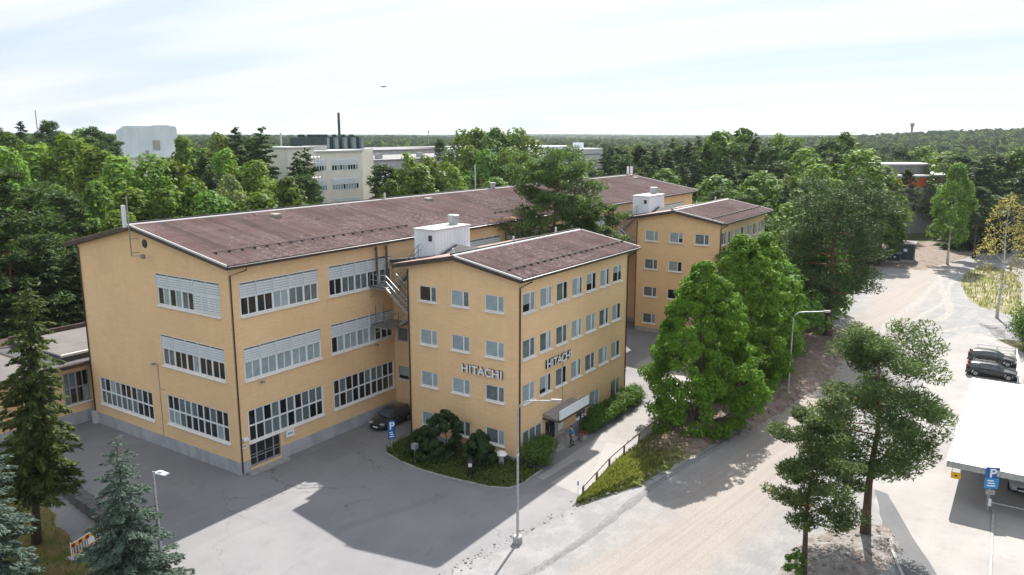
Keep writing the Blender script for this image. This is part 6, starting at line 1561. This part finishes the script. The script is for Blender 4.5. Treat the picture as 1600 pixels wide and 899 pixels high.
BACK = {}; PLUR = {'birc': 'light green birches', 'broa': 'round leafy trees', 'pine': 'dark pines', 'spru': 'dark pointed spruces'}
ORD = 'second third fourth fifth sixth seventh eighth ninth tenth eleventh twelfth thirteenth fourteenth fifteenth sixteenth seventeenth eighteenth nineteenth twentieth'.split()
def back_tree(t, d, top, key, rad):
    x, y = pol(t, d); h = top - hill(x, y); s_ = h / PROTO[key][2]
    if key == 'willow': return tree(key, x, y, h, 'rounded pale grey-green willow peeping over the long roof', 'tree', None, rad / (RAD[key] * s_), 'willow_tree')
    h *= {'pine': .98, 'broa': 1.04, 'birc': 1.04, 'spru': 1.02}[key[:4]]
    nm, ds = KIND[key[:4]]; pw = place_words(t, d)
    BACK.setdefault((ds, pw), [])
    e = tree(key, x, y, h, '%s %s' % (ds, pw), 'tree', '%s %s' % (PLUR[key[:4]], pw), min(1.9, max(.9, 1.22 * rad / (RAD[key] * s_))), nm)
    BACK[(ds, pw)].append((t, e)); return e
for row in TABLE:
    x, y = pol(row[0], row[1])
    t_, d_ = row[0], row[1]
    while blocked(x, y, 1.0) and d_ < 400: d_ += 3; x, y = pol(t_, d_)
    back_tree(t_, d_, row[2], row[3], row[4])
fr_ = random.Random(99); cnt = 0; placed = []
keys = ['birch0', 'birch1', 'birch2', 'birch1', 'broad0', 'broad1', 'broad2', 'broad0', 'pine0', 'pine1', 'pine2', 'spruce0', 'spruce1']
def open_zone(t, d, x, y):
    if blocked(x, y, 3): return True
    if -.305 < t < -.075 and d < 330: return True
    if -.155 > t > -.20 and d < 330: return True
    if .015 < t < .165 and d > 225 and d < 560: return True
    if -.50 < t < -.43 and d < 290: return True
    if .455 < t < .555 and d < 225: return True
    if 36 < x < 178 and -60 < y < -12: return True
    if x < 108 and y < -46: return True
    if x < 40: return not (t < -.32 and y > 38)
    return False
cand = []
for k in range(6000):
    t = fr_.uniform(-.92, .92); d = math.sqrt(fr_.uniform(95 ** 2, 330 ** 2)); x, y = pol(t, d)
    if not open_zone(t, d, x, y): cand.append((d, t, x, y))
cand.sort()
for d, t, x, y in cand:
    if cnt >= 150: break
    sp_ = 4.6 + d * .012
    if any((x - p) ** 2 + (y - q) ** 2 < sp_ * sp_ for p, q in placed): continue
    if abs(t) > .72: continue
    placed.append((x, y)); cnt += 1
    k = fr_.choice(keys); h = fr_.uniform(13.5, 18.2)
    back_tree(t, d, h + hill(x, y), k, RAD[k] * h / PROTO[k][2] * fr_.uniform(.85, 1.2))
    dmax = d
for (ds, pw), L_ in BACK.items():
    L_.sort(key=lambda q: q[0])
    for i, (t, e) in enumerate(L_):
        if len(L_) == 1: continue
        j = len(L_) - 1 - i
        e['label'] = '%s %s, %s' % (ds, pw, 'leftmost' if i == 0 else 'rightmost' if j == 0 else '%s from the left' % ORD[i - 1] if i <= j and i < 20 else '%s from the right' % ORD[j - 1])
# ---------- the forest beyond, one mass to the horizon
P = []; Sz = []; Kd = []
g = np.random.default_rng(5)
def scatter(n, d0, d1, hmin, hmax, wide):
    t = g.uniform(-.95, .95, n); d = np.sqrt(g.uniform(d0 ** 2, d1 ** 2, n))
    for a, b_ in zip(t, d):
        x, y = pol(a, b_)
        if open_zone(a, b_, x, y): continue
        if b_ < 335 and any((x - p) ** 2 + (y - q) ** 2 < 20 for p, q in placed): continue
        P.append((x, y, hill(x, y) - .3)); h = g.uniform(hmin, hmax); Sz.append((h / 20 * wide * g.uniform(.85, 1.25), h / 20)); Kd.append(int(g.integers(0, 6)))
scatter(3600, dmax - 25, 420, 13, 18, 1.15)
scatter(20000, 420, 1200, 12, 18.5, 1.3)
scatter(26000, 1200, 4600, 13, 19, 2.3)
me = bpy.data.meshes.new('far_forest'); me.from_pydata(P, [], [])
sa = me.attributes.new('size', 'FLOAT_VECTOR', 'POINT'); sa.data.foreach_set('vector', np.array([(a, a, b_) for a, b_ in Sz], np.float32).ravel())
ka = me.attributes.new('sort', 'INT', 'POINT'); ka.data.foreach_set('value', np.array(Kd, np.int32))
ff = link('far_forest', me); tag(ff, 'mixed forest stretching to the horizon behind the factories', None, None, 'stuff')
ng = bpy.data.node_groups.new('forest', 'GeometryNodeTree')
ng.interface.new_socket('Geometry', in_out='INPUT', socket_type='NodeSocketGeometry'); ng.interface.new_socket('Geometry', in_out='OUTPUT', socket_type='NodeSocketGeometry')
gi = ng.nodes.new('NodeGroupInput'); go = ng.nodes.new('NodeGroupOutput'); jn = ng.nodes.new('GeometryNodeJoinGeometry')
wanted = ['broad1', 'birch1', 'pine2', 'pine0', 'spruce2', 'birch0']; first = {}
for o in bpy.data.objects:
    if o.name.startswith('crown'):
        for k in wanted:
            if o.data == PROTO[k][0] and k not in first: first[k] = o
srt = ng.nodes.new('GeometryNodeInputNamedAttribute'); srt.data_type = 'INT'; srt.inputs['Name'].default_value = 'sort'
siz = ng.nodes.new('GeometryNodeInputNamedAttribute'); siz.data_type = 'FLOAT_VECTOR'; siz.inputs['Name'].default_value = 'size'
rv = ng.nodes.new('FunctionNodeRandomValue'); rv.data_type = 'FLOAT_VECTOR'; rv.inputs['Min'].default_value = (0, 0, 0); rv.inputs['Max'].default_value = (0, 0, 6.283)
for i, k in enumerate(wanted):
    if k not in first: continue
    oi = ng.nodes.new('GeometryNodeObjectInfo'); oi.inputs['Object'].default_value = first[k]; oi.inputs['As Instance'].default_value = True; oi.transform_space = 'ORIGINAL'
    cp_ = ng.nodes.new('FunctionNodeCompare'); cp_.data_type = 'INT'; cp_.operation = 'EQUAL'
    ng.links.new(srt.outputs['Attribute'], [s_ for s_ in cp_.inputs if s_.type == 'INT'][0]); [s_ for s_ in cp_.inputs if s_.type == 'INT'][1].default_value = i
    ip = ng.nodes.new('GeometryNodeInstanceOnPoints')
    ng.links.new(gi.outputs[0], ip.inputs['Points']); ng.links.new(cp_.outputs[0], ip.inputs['Selection']); ng.links.new(oi.outputs['Geometry'], ip.inputs['Instance'])
    ng.links.new(rv.outputs[0], ip.inputs['Rotation']); ng.links.new(siz.outputs['Attribute'], ip.inputs['Scale']); ng.links.new(ip.outputs[0], jn.inputs[0])
ng.links.new(jn.outputs[0], go.inputs[0])
ff.modifiers.new('forest', 'NODES').node_group = ng

# ---------- hedges, shrubs, ground cover, grass
def hedge(name, label, cat, x0, x1, y0, y1, h, n, size, m_, seed, rough=.25):
    g = np.random.default_rng(seed); cx, cy = (x0 + x1) / 2, (y0 + y1) / 2; nC = max(10, int((x1 - x0) * (y1 - y0) * 2.2))
    r_ = min(x1 - x0, y1 - y0) * .30
    C = np.stack([g.uniform(x0 + r_ * .8, x1 - r_ * .8, nC), g.uniform(y0 + r_ * .8, y1 - r_ * .8, nC), g.uniform(.3, .80, nC) * h], 1)
    ex = ((C[:, 0] - cx) / ((x1 - x0) / 2)) ** 4 + ((C[:, 1] - cy) / ((y1 - y0) / 2)) ** 4; C[:, 2] *= 1 - .35 * np.clip(ex, 0, 1)
    idx = g.integers(0, nC, n); D = rand_dirs(g, n); rr_ = r_ * (.75 + rough * g.normal(size=n))
    Pp = C[idx] + D * rr_[:, None] * np.array([1, 1, .8]); Pp[:, 2] = np.clip(Pp[:, 2], .04, None)
    V, F = cards(Pp, unit(D + np.array([0, 0, .4]) + g.normal(size=(n, 3)) * .45), unit(g.normal(size=(n, 3))), size * (.7 + .6 * g.random(n)) * 1.2, size * (.7 + .6 * g.random(n)) * .8)
    e = empty(name, (cx, cy, 0), label, cat)
    V = V - np.array([cx, cy, 0]); link('foliage', bulk('foliage', V, F, [m_]), e)
    b = MB(); r2 = random.Random(seed)
    for k in range(9):
        c = C[r2.randrange(nC)] - np.array([cx, cy, 0]); b.tube([(c[0] * .6, c[1] * .6, -.05), tuple(c)], [.05, .02], 5)
    link('stem', b.mesh('stem', BARKD), e); return e
hedge('hedge', 'rounded clipped hedge between the street lamp and the entrance steps', 'hedge', 12.2, 16.3, -18.5, -16.0, 2.1, 6500, .14, L_HEDGE, 1, .16)
hedge('hedge', 'long bushy hedge along the office block wall right of the entrance', 'hedge', 20.9, 33.2, -18.3, -15.95, 1.55, 15000, .15, L_HEDGE, 2, .16)
hedge('hedge', 'big round clipped bush at the right edge behind the parking lot railing', 'bush', 70.2, 77.4, -51.5, -45.4, 5.4, 9000, .22, L_HEDGE, 3, .12)
def shrub(x, y, h, r_, seed, label, m_=None, n=4200, size=.20):
    make('shrub%d' % seed, 'broad', seed, h, r_, n, size, m_ or L_YEW, zb=.05, clumps=60, r0=.06, rc=(.16, .30), inner=.4, prof=lambda t: np.sin(np.pi * np.clip(t * .8 + .16, 0, 1)) ** .8, nl=10)
    return tree('shrub%d' % seed, x, y, h, label, 'shrub', None, 1.0, 'yew_shrub')
shrub(10.6, -8.6, 2.1, 1.4, 401, 'dark low shrub behind the parking sign, leftmost in the planting bed')
shrub(11.1, -10.4, 3.9, 1.8, 402, 'tallest dark yew in front of the middle ground floor windows')
shrub(10.9, -13.9, 3.1, 1.35, 403, 'dark yew behind the bollard light')
shrub(9.8, -9.8, 1.8, 1.2, 404, 'low dark yew behind the grey box post')
def ground_leaves(name, label, pts, z, n, size, m_, seed, upright=0.0, hgt=.25):
    """leaf cards over an outline of ground"""
    g = np.random.default_rng(seed); X = np.array(pts); lo, hi = X.min(0), X.max(0); out = []
    while len(out) < n:
        q = lo + (hi - lo) * g.random((n, 2)); ins = np.zeros(len(q), bool); j = len(X) - 1
        for i in range(len(X)):
            c = ((X[i, 1] > q[:, 1]) != (X[j, 1] > q[:, 1])) & (q[:, 0] < (X[j, 0] - X[i, 0]) * (q[:, 1] - X[i, 1]) / (X[j, 1] - X[i, 1] + 1e-12) + X[i, 0]); ins ^= c; j = i
        out += list(q[ins])
    Q = np.array(out[:n]); k = 0.5 + .5 * np.sin(Q[:, 0] * 1.7 + seed) * np.sin(Q[:, 1] * 1.3); keep = g.random(n) < .35 + .65 * k; Q = Q[keep]; n = len(Q)
    s_ = size * (.6 + .8 * g.random(n))
    if upright: C = np.stack([Q[:, 0], Q[:, 1], z + s_ * .45], 1); T = unit(np.array([0, 0, 1.]) + g.normal(size=(n, 3)) * .35); Nn = unit(g.normal(size=(n, 3)) * np.array([1, 1, .2]))
    else: C = np.stack([Q[:, 0], Q[:, 1], z + hgt * g.random(n) ** 1.5 * (.4 + .6 * k[keep])], 1); T = unit(g.normal(size=(n, 3))); Nn = unit(np.array([0, 0, 1.]) + g.normal(size=(n, 3)) * .6)
    V, F = cards(C, Nn, T, s_ * 1.2, s_ * (.28 if upright else .8))
    return tag(link(name, bulk(name, V, F, [m_])), label, None, None, 'stuff')
ground_leaves('ground_cover', 'low green ground cover filling the planting bed', bed, .03, 7000, .17, L_COVER, 1, 0, .5)
ground_leaves('grass', 'short patchy lawn grass round the spruces', [(-10.2, 8), (-12.2, 1), (-12.8, -5), (-13.4, -9), (-19, -9), (-24, 6), (-14, 12)], .016, 9000, .16, L_GRASS, 2, 1)
ground_leaves('grass', 'long grass on the island round the yellow birch', isl, .015, 2600, .4, L_GRASS, 3, 1)
Pk = []; g = np.random.default_rng(44)
while len(Pk) < 7000:
    u, v = g.random() ** 1.6 * .62, g.random() * .92; x, y = bank_at(u, v)
    dens = max(0, 1 - u / .26) if u < .26 else 0
    dens = max(dens, .12 if (math.sin(x * .9) * math.sin(y * 1.4) > .3) else 0)
    if g.random() < dens: Pk.append((x, y, bank_h(u, v) + .02))
Pk = np.array(Pk); n = len(Pk); s_ = .26 * (.6 + .9 * g.random(n)); Pk[:, 2] += s_ * .35
V, F = cards(Pk, unit(g.normal(size=(n, 3)) * np.array([1, 1, .2])), unit(np.array([0, 0, 1.]) + g.normal(size=(n, 3)) * .4), s_ * 1.2, s_ * .3)
tag(link('grass', bulk('grass', V, F, [L_GRASS])), 'tufted yellow-green grass on the bank below the wooden railing', None, None, 'stuff')
V, C_ = crown_broad(np.random.default_rng(3), 1.6, .7, .2, 16, 700, .14, None, 0, .9, (.25, .4))
o = link('sapling', bulk('sapling', V[0], V[1], [L_HEDGE]), None, (8.45, -37.85, .4)); tag(o, 'bright green leafy shoots at the foot of the small leaning pine', 'sapling')

# ---------- air: thin haze over the whole scene
hz = MB().box(-6500, 9500, -8500, 8500, -1.0, 62.0).mesh('haze', [])
hm = bpy.data.materials.new('haze_air'); hm.use_nodes = True; t = hm.node_tree; t.nodes.clear()
o_ = t.nodes.new('ShaderNodeOutputMaterial'); pv = t.nodes.new('ShaderNodeVolumePrincipled'); pv.inputs['Color'].default_value = (.80, .88, 1.0, 1); pv.inputs['Density'].default_value = 0.00007; pv.inputs['Anisotropy'].default_value = .3
t.links.new(pv.outputs[0], o_.inputs['Volume']); hz.materials.append(hm)
ho = link('haze', hz); ho['kind'] = 'stuff'; ho['label'] = 'thin pale summer haze in the air'
